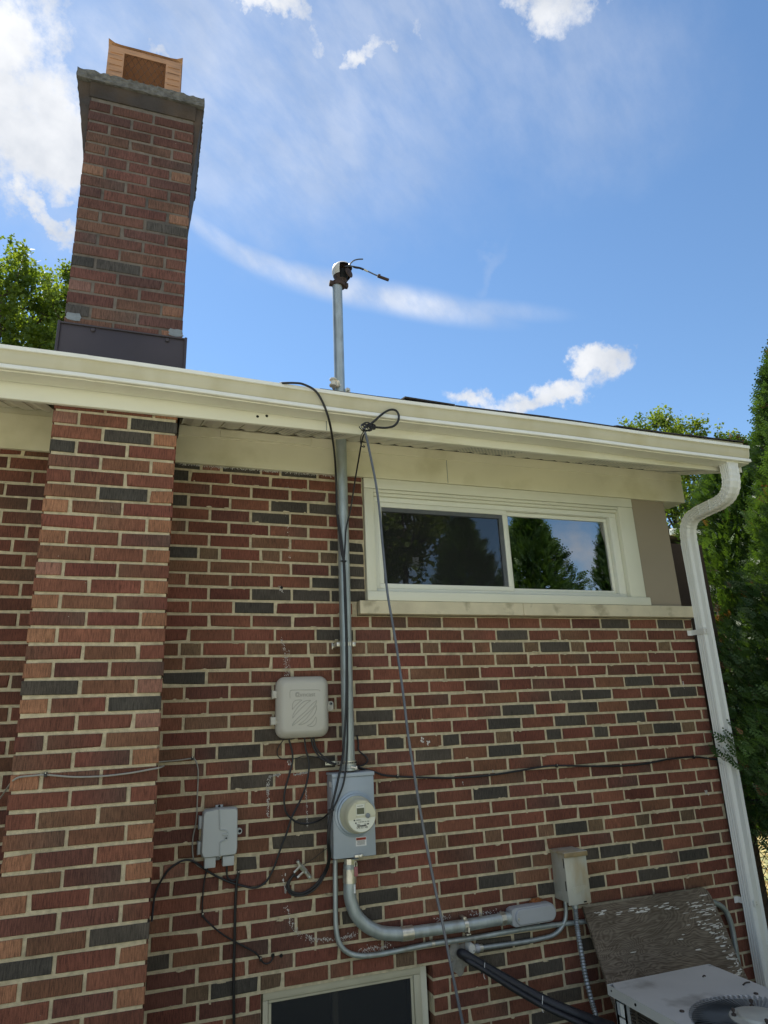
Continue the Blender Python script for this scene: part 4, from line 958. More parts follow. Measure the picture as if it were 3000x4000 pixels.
sh = [(mx+ri*1.02*math.cos(a), fyc-.004, mzc+ri*1.02*math.sin(a)) for a in np.linspace(PI*.02, PI*.36, 14)]+[(mx+.016, fyc-.004, mzc+.050), (mx+.016, fyc-.004, mzc+.006), (mx+.03, fyc-.004, mzc-.008)]
mb.prism(sh, (0, .0035, 0), 'meter_c'); mb.build('meter_bezel', mtr)
mb = MB(); mb.box(mx-.026, mx+.015, fyc-.0018, fyc-.0005, mzc+.004, mzc+.052, 'meter_f'); mb.box(mx-.023, mx+.012, fyc-.0030, fyc-.0019, mzc+.010, mzc+.036, 'lcd', .0008)
for k in range(16): mb.box(mx-.020+k*.0018, mx-.020+k*.0018+.0009, fyc-.0025, fyc-.0019, mzc+.0425, mzc+.0455, 'ink')
mb.build('display', mtr)
mb = MB(); mb.lathe([(0, .011), (.006, .0105), (.008, .004)], (mx+.028, fyc-.0035, mzc+.002), (0, -1, 0), 'tel_d', 20); mb.build('optical_port', mtr, True)
XA, ZA = (1, 0, 0), (0, 0, 1)
for body, size, dx, dz in (('270 321 340', .0105, .0, -.046), ('I-210+c', .008, -.016, -.014), ('CL 200  240V  3W  FM2S', .0052, .008, -.0225), ('67', .008, .016, -.033), ('12HH9', .006, -.018, -.033)):
    text('meter_print', body, size, (mx+dx, fyc-.0026, mzc+dz), XA, ZA, 'ink', mtr, .0003)
mb = MB()
for k in range(24): mb.box(mx-.022+k*.0018, mx-.022+k*.0018+random.choice((.0007, .0011)), fyc-.003, fyc-.0014, mzc-.0408, mzc-.0362, 'ink')
mb.box(mx+.024, mx+.033, fyc-.003, fyc-.0014, mzc-.0355, mzc-.0305, 'ink')
for dx, dz in ((-.036, -.014), (-.029, -.026)): mb.lathe([(0, .0035), (.0008, .0034)], (mx+dx, fyc-.0016, mzc+dz), (0, -1, 0), 'ink', 14)
mb.build('meter_barcode', mtr)
# warning sticker
l0, l1 = q(785, 1335, fy), q(960, 1460, fy)
mb = MB(); z0, z1 = l1.z, l0.z; mb.box(l0.x, l1.x, fy-.0012, fy-.0002, z0, z1, 'paper'); mb.box(l0.x+.002, l1.x-.002, fy-.0018, fy-.0013, z1-.012, z1-.002, 'red'); wl = mb.build('warning_label', meter)
text('label_print', '\u25b2WARNING' if False else 'WARNING', .0085, ((l0.x+l1.x)/2+.003, fy-.0022, z1-.007), XA, ZA, 'ink', wl, .0003)
mb = MB(); mb.prism([(l0.x+.003, fy-.0022, z1-.0105), (l0.x+.010, fy-.0022, z1-.0105), (l0.x+.0065, fy-.0022, z1-.0035)], (0, .0003, 0), 'ink')
for k in range(6):
    zz = z1-.0155-k*.0032; mb.box(l0.x+.004+random.uniform(0, .004), l1.x-.004-random.uniform(0, .005), fy-.0017, fy-.0013, zz, zz+.0011, 'ink')
mb.build('label_lines', wl)
mb = MB(); yy = -.075
for (za, zb, m_) in ((mz1-.030-.024, mz1-.030, 'paper'), (mz1-.10, mz1-.062, 'sticker')): mb.box(mx0+.0005, mx0+.0018, -.09, -.05, za, zb, m_)
mb.build('side_sticker', meter)
hp = q(835, 1630, fy)
mb = MB(); mb.box(hp.x-.022, hp.x+.010, fy-.010, fy-.0005, hp.z-.007, hp.z+.007, 'zinc', .002); mb.lathe([(0, .0085), (.006, .008), (.008, .003)], (hp.x+.009, fy-.010, hp.z+.001), (0, -1, 0), 'zinc', 16); mb.box(hp.x-.030, hp.x-.002, fy-.006, fy+.01, hp.z-.013, hp.z-.009, 'meter_d', .001); mb.build('hasp', meter, True)
kp = at(1390, 3395, fy-.005); ks = at(1388, 3366, fy-.005)
pad = thing('padlock', (kp.x, fy-.005, kp.z-.02), 'small faded red tag lock hanging under the meter box', 'padlock')
mb = MB(); w2 = .0085
mb.box(kp.x-w2, kp.x+w2, fy-.010, fy-.001, at(1393, 3422, fy).z, at(1391, 3384, fy).z, mat('faded_red_plastic', (.34, .12, .12), .5, 0, .1, 30), .0015); pb_ = mb.build('lock_body', pad, True)
mb = MB(); zz = at(1391, 3384, fy).z; mb.tube([(kp.x-.006, fy-.006, zz-.002), (kp.x-.0065, fy-.006, zz+.014), (kp.x, fy-.006, zz+.022), (kp.x+.0055, fy-.006, zz+.014), (kp.x+.006, fy-.006, zz-.002)], .0017, 'zinc', 8); mb.build('shackle', pad, True)

# ------------------------------------------------------------------ conduits below the meter
def G(x, y, d=-.04): return at(1200+x/1.508, 3300+y/1.508, d)
r2 = .029
con = thing('service_conduit', G(560, 510), 'fat galvanized elbow conduit leaving the bottom of the meter box', 'conduit')
mb = MB(); mb.tube([G(250, 215), G(250, 290), G(262, 350), G(290, 415), G(335, 465), G(395, 502), G(450, 520), G(560, 526)], r2, 'galv', 20, 8)
mb.tube([G(620, 516), G(760, 497), G(930, 474), G(1145, 437)], r2-.003, 'galv', 20, 6); mb.build('pipe', con, True)
mb = MB(); mb.tube([G(250, 140), G(250, 222)], r2+.003, 'zinc', 20, smooth=False); mb.build('coupling', con, True)
mb = MB(); mb.tube([G(553, 526), G(620, 516)], r2+.0022, 'zinc', 20, smooth=False); mb.build('coupling', con, True)
mb = MB(); mb.tube([G(250, 80), G(250, 118)], r2-.002, 'zinc', 8, smooth=False); mb.tube([G(250, 114), G(250, 142)], r2+.001, 'galv', 20, smooth=False); mb.build('connector', con, True)
mb = MB(); mb.tube([G(1136, 438), G(1162, 434)], r2+.002, 'zinc', 8, smooth=False); mb.tube([G(1160, 434), G(1192, 430)], r2-.001, 'galv', 20, smooth=False); mb.build('connector', con, True)
a = G(928, 474); mb = MB(); mb.tube([G(918, 476), G(940, 473)], r2+.001, 'zinc', 20, smooth=False)
mb.box(a.x-.008, a.x+.008, -.05, -.002, a.z+.026, a.z+.036, 'zinc', .001); mb.lathe([(0, .006), (.02, .006), (.022, .002)], (a.x+.004, -.075, a.z-.022), (.1, 0, 1), 'zinc', 8); mb.box(a.x-.010, a.x+.012, -.08, -.065, a.z-.034, a.z-.028, 'zinc', .001); mb.build('pipe_clamp', con, True)
mb = MB(); a = G(277, 260, -.06); mb.box(a.x-.004, a.x+.005, -.066, -.062, a.z-.018, a.z+.019, 'paper', .001); mb.build('wire_tag', con)
# cast LB body with its cover plate
lb = thing('conduit_body', G(1320, 425), 'rounded grey cast conduit body at the end of fat conduit', 'conduit body')
e0, e1 = G(1195, 428, -.045), G(1415, 392, -.045); ax = (e1-e0).normalized(); az = Vector((0, -1, 0)).cross(ax).normalized()
if az.z < 0: az = -az
ln = (e1-e0).length; hh = .043
def lbring(y, k, x0=-.0, x1=0.0):
    o = []
    for a in np.linspace(-PI/2, PI/2, 14): o.append((ln+x1+hh*k*.95*math.cos(a), hh*k*math.sin(a)))
    o += [(.02, hh*k*1.0), (x0+.004, hh*.82*k), (x0, hh*.6*k), (x0, -hh*.6*k), (x0+.004, -hh*.82*k), (.02, -hh*k)]
    return [e0+ax*u+az*w+Vector((0, y, 0)) for u, w in o]
mb = MB(); loft(mb, [lbring(.038, .9), lbring(.02, 1), lbring(-.012, 1), lbring(-.020, .93)], 'lb'); mb.build('housing', lb, True)
mb = MB()
def plate(y, k):
    o = [(ln-.002+hh*.82*k*math.cos(a), hh*.82*k*math.sin(a)) for a in np.linspace(-PI/2, PI/2, 14)]+[(.045-hh*.6*k*math.cos(a), hh*.80*k*math.sin(-a)) for a in np.linspace(-PI/2, PI/2, 12)]
    return [e0+ax*u+az*w+Vector((0, y, 0)) for u, w in o]
loft(mb, [plate(-.0195, 1.06), plate(-.027, 1.0), plate(-.030, .9)], 'lb'); mb.build('cover_plate', lb, True)
mb = MB(); p = e0+ax*.032+az*-.006; mb.lathe([(0, .006), (.003, .005), (.0035, 0)], (p.x, p.y-.029, p.z), (0, -1, 0), 'zinc', 14); mb.build('screw', lb)
# orange foam and rust stains round the entry
fo = thing('foam_sealant', G(1350, 335, -.01), 'crumbly orange brown foam sealant over the grey conduit body', 'sealant')
mb = MB(); c = G(1350, 345, -.015); bm = bmesh.new(); bmesh.ops.create_icosphere(bm, subdivisions=4, radius=1)
for v in bm.verts:
    d = v.co.normalized(); k = 1+.22*math.sin(d.x*9+2)*math.cos(d.z*11)+random.uniform(-.10, .10); v.co = Vector((c.x+d.x*.040*k, c.y+d.y*.016*k, c.z+d.z*.024*k))
mb.bm(bm, 'sprayfoam'); mb.build('foam', fo)
# thin conduits
def conduit(name, label, pts, r, m='galv_dull', d=-.02, straps=()):
    P = [G(x, y, d) for x, y in pts]; o = thing(name, P[0], label, 'conduit', None); mb = MB(); mb.tube(P, r, m, 14, 6); mb.build('pipe', o, True)
    for x, y in straps:
        a = G(x, y, d-.001); mb = MB(); mb.lathe([(-.008, r+.0015), (.008, r+.0015)], a, (1, 0, -.05), 'zinc', 16); mb.box(a.x-.008, a.x+.008, -.004, -.0005, a.z+r, a.z+r+.032, 'zinc', .001); mb.lathe([(0, .005), (.003, .004)], (a.x, -.0045, a.z+r+.02), (0, -1, 0), 'dark', 10); mb.build('pipe_strap', o, True)
    return o
conduit('electrical_conduit', 'long thin galvanized conduit bending under the fat elbow conduit', [(165, 88), (165, 200), (166, 330), (169, 470), (182, 560), (215, 615), (265, 645), (330, 654), (400, 648), (480, 635), (740, 583), (1000, 545), (1300, 492), (1630, 452), (1660, 448)], .0115, 'galv', -.02, [(740, 583)])
c2 = conduit('electrical_conduit', 'short thin conduit curving down from the rusty disconnect box', [(1520, 330), (1524, 400), (1516, 450), (1490, 498), (1455, 528), (1410, 545), (1300, 568), (1150, 590), (1035, 606)], .0105, 'galv_dull', -.022)
mb = MB(); a = G(990, 612, -.03); b = G(960, 612, -.03)
mb.tube([G(1032, 606, -.022), G(1008, 610, -.022)], .016, 'zinc', 10, smooth=False); mb.tube([G(1010, 609, -.022), G(985, 612, -.022)], .019, 'lb', 16, smooth=False)
cc_ = G(972, 615, -.045); ring = [(cc_.x+.020*math.cos(t)*(1.0), cc_.z+.024*math.sin(t)) for t in np.linspace(0, 2*PI, 20, endpoint=False)]
loft(mb, [[(x, .0, z) for x, z in ring], [(x, -.042, z) for x, z in ring], [(cc_.x+(x-cc_.x)*.85, -.047, cc_.z+(z-cc_.z)*.85) for x, z in ring]], 'lb_white')
mb.lathe([(0, .003), (.001, 0)], (cc_.x+.008, -.0475, cc_.z-.008), (0, -1, 0), 'dark', 8); mb.build('elbow_fitting', c2, True)
def E_(x, y, d=-.05): return at(2000+x/1.8433, 3100+y/1.8433, d)
fxp = [E_(452, 792, -.05), E_(456, 830, -.05), E_(465, 930, -.055), E_(480, 1030, -.06), E_(505, 1180, -.075), E_(530, 1320, -.09), E_(570, 1480, -.11), E_(605, 1600, -.13), E_(640, 1740, -.16)]
fo2 = thing('flexible_conduit', fxp[0], 'ribbed flexible metal conduit hanging from the rusty disconnect box', 'conduit')
mb = MB(); mb.tube(fxp, lambda t: .0118+(.0016*math.sin(t*100*PI) if t > .1 else .001), 'flex', 14, 30); mb.build('pipe', fo2, True)
mb = MB(); mb.tube([fxp[0]+Vector((0, 0, .01)), fxp[0]-Vector((0, 0, .02))], .017, 'galv_dull', 8, smooth=False); mb.build('connector', fo2)
rp = [E_(1370, 790, -.03), E_(1400, 784, -.03), E_(1440, 783, -.03), E_(1480, 795, -.03), E_(1520, 824, -.03), E_(1550, 868, -.03), E_(1575, 935, -.03), E_(1592, 1010, -.03), E_(1612, 1130, -.03), E_(1640, 1300, -.03), E_(1680, 1560, -.03)]
o = thing('electrical_conduit', rp[0], 'dull grey conduit arching from plywood board down beside the downspout', 'conduit')
mb = MB(); mb.tube(rp, .015, 'galv_dull', 14, 6); mb.build('pipe', o, True)

# ------------------------------------------------------------------ cable company box
q = lambda x, y, d=0.0: at(900+x/2.37, 2500+y/2.37, d)
cbd = -.085
a, b, c, d = q(425, 600, cbd+.01), q(917, 600, cbd+.01), q(680, 335, cbd+.01), q(680, 905, cbd+.01)
X0, X1, ZT_, ZB = q(428, 600, cbd+.01).x, b.x, c.z, d.z
cb = thing('cable_box', ((X0+X1)/2, 0, ZB), 'rounded beige plastic cable box with embossed lettering and leaf shapes', 'utility box')
mb = MB()
def rr(i, y, r=.045): return [(x, y, z) for x, z in rrect(X0+i, X1-i, ZB+i, ZT_-i, r-i*.6, 8)]
loft(mb, [rr(.006, -.001), rr(.006, -.030), rr(.002, -.032), rr(0, -.036), rr(0, -.050), rr(.006, -.062), rr(.018, -.076), rr(.028, cbd+.002), rr(.036, cbd)], 'cable_box'); mb.build('cover', cb, True)
mb = MB()
for x, y in ((405, 505), (393, 750)):
    p = q(x+22, y, -.045); mb.box(p.x-.020, p.x+.012, -.055, -.028, p.z-.018, p.z+.018, 'cable_box', .003); mb.box(p.x-.023, p.x-.018, -.058, -.024, p.z-.020, p.z+.020, 'cable_box', .002)
    mb.box(p.x, p.x+.028, -.068, -.05, p.z-.011, p.z-.008, 'cable_box', .001); mb.box(p.x, p.x+.028, -.068, -.05, p.z+.008, p.z+.011, 'cable_box', .001); mb.build('hinge', cb, True); mb = MB()
mb = MB(); p = q(930, 590, -.03); n = 8
ring = rrect(p.x-.018, p.x+.012, p.z-.034, p.z+.012, .011, 6); loft(mb, [[(x, -.022, z) for x, z in ring], [(x, -.034, z) for x, z in ring]], 'cable_box')
for dz in (-.0, -.022): mb.lathe([(0, .0085), (.004, .008), (.0042, .0045), (.001, .0035)], (p.x, -.034, p.z+dz), (0, -1, 0), 'tel_d' if dz == 0 else 'cable_box', 16)
mb.lathe([(0, .0035), (.001, .002)], (p.x, -.039, p.z), (0, -1, 0), 'dark', 10)
mb.build('latch', cb, True)
def emb(pts, r=.0011): mb.tube([q(x, y, cbd-.0004) for x, y in pts], r*1.25, 'emboss', 6, 6)
mb = MB()
emb([(553, 540), (551, 490), (556, 472), (575, 464), (690, 462), (805, 461), (824, 465), (830, 475)], .0010)
for leaf in ([(573, 640), (575, 600), (590, 568), (620, 556), (662, 556), (640, 572), (610, 600), (588, 625), (573, 645)],
             [(576, 722), (582, 690), (610, 640), (650, 595), (690, 565), (742, 558), (700, 590), (650, 640), (610, 680), (576, 725)],
             [(573, 795), (585, 765), (640, 710), (700, 655), (760, 590), (798, 560), (790, 590), (760, 630), (700, 690), (640, 745), (573, 795)],
             [(630, 785), (660, 765), (700, 730), (740, 680), (770, 635), (797, 608), (795, 645), (770, 700), (720, 750), (670, 780), (630, 785)],
             [(711, 793), (740, 780), (770, 750), (790, 713), (797, 740), (790, 775), (765, 798), (735, 800), (711, 793)]): emb(leaf)
mb.build('embossing', cb, True)
text('embossed_lettering', 'omcast', .030, q(706, 505, cbd-.0008), XA, ZA, 'emboss', cb, .0012)
pc = q(622, 505, cbd-.0008); mb = MB()
for r_ in (.0105, .0062): mb.tube([(pc.x+r_*math.cos(t), cbd-.0008, pc.z+r_*math.sin(t)) for t in np.linspace(.7, 2*PI-.7, 16)], .0013, 'emboss', 6, 2)
mb.build('embossed_emblem', cb, True)

# ------------------------------------------------------------------ telephone box
q = lambda x, y, d=0.0: at(600+x/2.2114, 3000+y/2.2114, d)
td = -.068
tb = thing('telephone_box', q(570, 780), 'grey plastic telephone box with ridged lid and two stub outlets', 'utility box')
ol = [(432, 395), (450, 372), (560, 352), (700, 346), (722, 352), (728, 372), (724, 690), (718, 735), (702, 750), (560, 768), (436, 783), (424, 770), (412, 740)]
f = [q(x, y, td) for x, y in ol]; cen = sum(f, Vector())/len(f)
def tring(y, k): return [(cen.x+(p.x-cen.x)*k, y, cen.z+(p.z-cen.z)*k) for p in f]
mb = MB(); loft(mb, [tring(-.012, .97), tring(-.032, .97), tring(-.0325, 1.03), tring(-.040, 1.03), tring(-.062, 1.0), tring(td, .955)], 'tel_box'); mb.build('lid', tb, True)
mb = MB(); loft(mb, [tring(-.001, 1.0), tring(-.0315, 1.0)], 'tel_box'); mb.build('base', tb, True)
mb = MB(); mb.tube([q(570, 352, td-.001), q(572, 450, td-.002), q(572, 530, td-.002)], .0035, 'tel_box', 8); mb.tube([q(576, 640, td-.002), q(572, 700, td-.002), q(572, 765, td-.001)], .0035, 'tel_box', 8)
mb.tube([q(574, 532, td-.002), q(625, 540, td-.002), q(640, 560, td-.002), q(638, 610, td-.002), q(578, 638, td-.002)], .003, 'tel_box', 8, 8); mb.build('lid_ridge', tb, True)
mb = MB(); p = q(627, 606, td); mb.lathe([(0, .0085), (.004, .008), (.0045, .005), (.002, .004)], (p.x, td-.001, p.z), (0, -1, 0), 'tel_box', 18); mb.lathe([(0, .004), (.0035, .002)], (p.x, td-.002, p.z), (0, -1, 0), 'dark', 10); a, b = q(594, 578, td), q(640, 566, td); mb.box(a.x, b.x, td-.006, td, a.z-.002, a.z+.005, 'tel_box', .001); mb.build('latch', tb, True)
mb = MB()
for x0, x1, y0, y1 in ((440, 533, 778, 858), (597, 693, 764, 838)): a, b = q(x0, y0, -.05), q(x1, y1, -.05); mb.box(a.x, b.x, -.056, -.012, b.z, a.z, 'tel_box', .002); mb.build('outlet', tb, True); mb = MB()
mb = MB(); a = q(545, 785, -.03); mb.box(a.x-.012, a.x+.014, -.03, -.006, a.z-.006, a.z+.012, 'tel_d', .002); mb.build('cable_port', tb, True); mb = MB()
for x, y in ((398, 470), (388, 690)): a = q(x+8, y, -.03); mb.box(a.x-.008, a.x+.010, -.036, -.012, a.z-.026, a.z+.026, 'tel_box', .002); mb.box(a.x-.010, a.x-.006, -.040, -.010, a.z-.028, a.z+.028, 'tel_d', .001); mb.build('hinge', tb, True); mb = MB()
mb = MB(); a, b = q(535, 345, -.01), q(600, 316, -.01); mb.box(a.x, b.x, -.010, -.001, a.z, b.z, 'tel_box', .001); mb.lathe([(0, .006), (.001, .005)], ((a.x+b.x)/2, -.0105, (a.z+b.z)/2), (0, -1, 0), 'dark', 12); mb.build('mounting_tab', tb, True); mb = MB()
p = q(745, 545, -.02); ring = rrect(p.x-.016, p.x+.010, p.z-.013, p.z+.013, .012, 6); loft(mb, [[(x, -.010, z) for x, z in ring], [(x, -.020, z) for x, z in ring]], 'tel_box'); mb.lathe([(0, .007), (.001, .006)], (p.x, -.0205, p.z), (0, -1, 0), 'dark', 12); mb.build('mounting_tab', tb, True)

# ------------------------------------------------------------------ rusty disconnect box
q = lambda x, y, d=0.0: at(2000+x/1.659, 3200+y/1.659, d)
dd_ = -.13
a, b, c, e_ = q(340, 235, dd_), q(485, 215, dd_), q(510, 540, dd_), q(365, 550, dd_)
dx0, dx1 = (a.x+e_.x)/2, (b.x+c.x)/2; dz1, dz0 = (a.z+b.z)/2, (c.z+e_.z)/2
db = thing('disconnect_box', ((dx0+dx1)/2, 0, dz0), 'rust stained cream metal disconnect box above the plywood board', 'electrical box')
mb = MB(); mb.box(dx0+.003, dx1-.003, dd_+.012, -.001, dz0+.004, dz1, 'rusty', .003); mb.build('enclosure', db, True)
mb = MB(); mb.box(dx0, dx1, dd_, dd_+.010, dz0-.006, dz1-.002, 'rusty', .004)
h = .042; cxm = (dx0+dx1)/2; zc_ = dz0+.052
mb.prism([(cxm-.045, dd_-.0015, zc_+.020), (cxm+.05, dd_-.0015, zc_+.026), (cxm+.046, dd_-.0015, zc_+.010), (cxm-.028, dd_-.0015, zc_-.006), (cxm-.038, dd_-.0015, zc_+.006)], (0, .002, 0), 'rusty'); mb.build('door', db, True)
mb = MB(); mb.box(dx0-.003, dx1+.003, dd_-.008, -.001, dz1, dz1+.012, 'rusty', .003); mb.box(dx0-.004, dx1+.004, dd_-.010, dd_-.003, dz1-.012, dz1+.010, 'rust_paint', .003); mb.build('rain_lid', db, True)
mb = MB(); p = q(478, 532, dd_); mb.box(p.x-.012, p.x+.006, dd_-.0015, dd_-.0002, p.z-.004, p.z+.002, 'dark'); mb.build('latch_slot', db)
for zz in (dz1-.04, dz0+.08): mb = MB(); mb.box(dx0+.0012, dx0+.0026, dd_+.011, dd_+.017, zz-.022, zz+.022, 'dark'); mb.build('hinge_slot', db)
mb = MB()
mb.lathe([(0, .016), (.0014, .016)], (dx0+.0025, -.055, dz0+.035), (-1, 0, 0), 'rusty', 20); mb.build('knockout', db)

# ------------------------------------------------------------------ cables
def cable(label, pts, r=.0042, m='black', name='cable', group=None, seg=8, cat='cable'):
    P = [at(x, y, d) for x, y, d in pts]; mb = MB(); mb.tube(P, r, m, seg, 6); o = mb.build(name, None, True, origin=P[0]); return tag(o, label, cat, group)
def Q(pts, d): return [(x, y, d) for x, y in pts]
cable('thick black coax coming over the gutter and down the mast pipe', [(1095, 1497, -.58), (1110, 1496, -.605), (1150, 1496, -.613), (1185, 1501, -.615), (1230, 1525, -.61), (1260, 1570, -.60), (1285, 1640, -.56), (1300, 1720, -.44), (1308, 1790, -.26), (1313, 1880, -.15), (1316, 2000, -.125), (1325, 2080, -.12), (1335, 2160, -.118), (1342, 2200, -.118), (1347, 2350, -.118), (1352, 2500, -.118), (1353, 2650, -.118), (1350, 2800, -.118), (1340, 2940, -.125), (1320, 3050, -.135), (1297, 3150, -.135), (1283, 3240, -.13), (1281, 3300, -.12), (1285, 3350, -.08), (1268, 3405, -.03), (1230, 3460, -.025), (1180, 3490, -.02), (1142, 3485, -.015), (1128, 3465, -.015), (1132, 3440, -.015), (1150, 3412, -.018)], .0056)
cable('black coax zip tied beside the mast and ending at splitter block', [(1320, 2010, -.128), (1332, 2090, -.122), (1340, 2150, -.118), (1346, 2200, -.117), (1352, 2350, -.117), (1356, 2500, -.117), (1358, 2650, -.117), (1358, 2800, -.117), (1356, 2930, -.125), (1345, 3045, -.135), (1320, 3120, -.137), (1300, 3165, -.137), (1288, 3240, -.133), (1287, 3300, -.122), (1290, 3350, -.085), (1273, 3410, -.032), (1235, 3468, -.027), (1185, 3497, -.02), (1138, 3493, -.015), (1120, 3465, -.015), (1128, 3440, -.015), (1148, 3420, -.016), (1163, 3430, -.018)], .0046)
cable('black coax slanting from the cable knot to the mast pipe', [(1425, 1690, -.52), (1414, 1720, -.47), (1400, 1800, -.33), (1388, 1870, -.22), (1370, 1985, -.14), (1353, 2060, -.118), (1349, 2120, -.116), (1344, 2190, -.116)], .0042)
cable('black coax looping from cable box down to the meter', [(1126, 2880, -.03), (1129, 2890, -.03), (1141, 2935, -.03), (1142, 2977, -.03), (1130, 3025, -.03), (1115, 3080, -.03), (1110, 3120, -.03), (1115, 3167, -.03), (1134, 3194, -.03), (1165, 3214, -.03), (1206, 3217, -.03), (1251, 3203, -.06), (1275, 3185, -.13), (1296, 3165, -.14)], .0045)
cable('long black coax sagging from cable box below the telephone box', [(1189, 2878, -.03), (1190, 2890, -.03), (1195, 2930, -.03), (1207, 2977, -.03), (1204, 3027, -.03), (1191, 3082, -.03), (1170, 3133, -.03), (1140, 3192, -.035), (1120, 3253, -.03), (1097, 3312, -.025), (1070, 3389, -.02), (1043, 3439, -.015), (1016, 3461, -.012), (984, 3468, -.012), (935, 3457, -.012), (880, 3439, -.012), (817, 3407, -.012), (772, 3375, -.012), (740, 3360, -.012), (704, 3366, -.012), (659, 3398, -.012), (623, 3452, -.014), (605, 3497, -.02), (598, 3545, -.03), (592, 3600, -.05)], .0046)
for k, dx in enumerate((0, 9)):
    cable('pair of black coax lines from cable box to perforated strap', [(1216+dx, 2878, -.03), (1217+dx, 2890, -.03), (1226+dx, 2922, -.03), (1250+dx, 2958-k*6, -.035), (1288+dx, 2981, -.05), (1304+dx, 2985, -.06)], .0046, group='paired coax lines under the cable box')
cable('thin black wire making a loop left of the cable box bottom', [(1114, 2882, -.02), (1105, 2893, -.02), (1086, 2922, -.015), (1083, 2945, -.012), (1092, 2960, -.01), (1111, 2966, -.01), (1149, 2964, -.01), (1187, 2954, -.01), (1238, 2958, -.012), (1280, 2977, -.03), (1300, 2986, -.05)], .0022)
cable('short black cable right of the mast looping to the hub', [(1394, 2873, .0), (1396, 2880, -.01), (1400, 2905, -.012), (1400, 2928, -.012), (1412, 2942, -.014), (1427, 2953, -.016), (1436, 2968, -.018), (1427, 2984, -.025), (1405, 2992, -.04), (1385, 2992, -.05)], .0042)
c7 = cable('long black cable running right across bricks to the downspout', Q([(1385, 2994), (1406, 3000), (1461, 3015), (1499, 3028), (1552, 3033), (1613, 3036), (1768, 3039), (1898, 3030), (2014, 3013), (2102, 2998), (2174, 2991), (2302, 2993), (2425, 2992), (2523, 2983), (2610, 2966), (2710, 2957), (2779, 2965), (2815, 2968)], -.012), .0048)
c8 = cable('grey thin cable crossing the chimney breast and dropping left', [(-60, 3190, -.01), (0, 3118, -.06), (40, 3062, PY+.05), (58, 3044, PY-.006), (80, 3035, PY-.006), (120, 3031, PY-.006), (178, 3027, PY-.006), (289, 3035, PY-.006), (400, 3032, PY-.006), (506, 3020, PY-.006), (579, 3007, PY-.006), (622, 2999, PY-.006), (640, 2992, PY+.05)], .0034, 'grey_cable')
c9 = cable('grey thin cable clipped on bricks down to the telephone box', Q([(600, 2980), (626, 2976), (696, 2970), (750, 2963), (764, 2972), (773, 3001), (774, 3040), (771, 3110), (769, 3175), (764, 3223), (754, 3271), (752, 3320), (757, 3358), (769, 3378), (793, 3392), (810, 3395)], -.008), .0030, 'grey_cable')
c10 = cable('thin black wire from telephone box to drilled holes', Q([(812, 3388), (808, 3400), (799, 3434), (793, 3488), (790, 3543), (792, 3574), (803, 3592), (831, 3619), (871, 3651), (912, 3676), (957, 3699), (998, 3723), (1016, 3744), (1030, 3762), (1045, 3764), (1058, 3756), (1066, 3740), (1063, 3730)], -.008), .0034)
cable('short black cable hooked from telephone box stub outlet', Q([(885, 3375), (886, 3385), (887, 3420), (897, 3436), (912, 3440), (924, 3430), (930, 3410)], -.012), .0040)
cable('thick black cable hanging straight down below the telephone box', Q([(932, 3407), (929, 3425), (924, 3457), (919, 3543), (916, 3678), (913, 3814), (914, 4000), (915, 4100)], -.014), .0062)
drop = cable('long grey drop cable slanting from eave knot to the ground', [(1425, 1688, -.60), (1430, 1702, -.60), (1443, 1762, -.60), (1467, 1882, -.60), (1482, 1991, -.60), (1494, 2123, -.605), (1512, 2304, -.61), (1531, 2420, -.615), (1551, 2541, -.62), (1575, 2710, -.63), (1594, 2869, -.64), (1618, 3023, -.65), (1633, 3116, -.655), (1662, 3280, -.66), (1700, 3472, -.67), (1734, 3632, -.68), (1765, 3791, -.69), (1808, 4000, -.70), (1850, 4200, -.71)], .0058, 'steel_cable')
cable('thin wire from the meter box side to splitter block', [(1290, 3305, -.05), (1260, 3326, -.02), (1220, 3358, -.015), (1180, 3380, -.015)], .0014)
# loop and knot of the drop cable at the eave
kn = thing('cable_knot', at(1425, 1672, -.6), 'black cable loop tied in a tangled knot below the gutter', 'cable knot')
mb = MB(); D_ = -.608
mb.tube([at(x, y, D_) for x, y in ((1420, 1675), (1440, 1662), (1462, 1645), (1490, 1620), (1515, 1604), (1535, 1600), (1550, 1607), (1558, 1626), (1553, 1648), (1538, 1664), (1510, 1671), (1480, 1670), (1455, 1667), (1430, 1665))], .0056, 'black', 8, 8); mb.build('loop', kn, True)
mb = MB(); c = at(1440, 1668, D_)
for k in range(6):
    t0 = random.random()*6; a, b = random.uniform(.014, .034), random.uniform(.010, .018); ox, oz = random.uniform(-.02, .02), random.uniform(-.006, .006)
    mb.tube([(c.x+ox+a*math.cos(t0+t), D_+random.uniform(-.010, .010), c.z+oz+b*math.sin(t0+t)+.3*ox) for t in np.linspace(0, 5.6, 12)], random.choice((.0026, .0034)), 'black', 6, 5)
mb.tube([(c.x-.028+.012*math.cos(t), D_-.006, c.z-.002+.013*math.sin(t)) for t in np.linspace(0, 2*PI, 14)], .0024, 'steel_cable', 6, 4)
mb.tube([at(1424, 1680, D_), at(1412, 1700, -.55), at(1408, 1722, -.5), at(1412, 1742, -.5), at(1424, 1746, -.5), at(1420, 1738, -.5)], .0026, 'black', 6, 5)
mb.build('knot', kn, True)
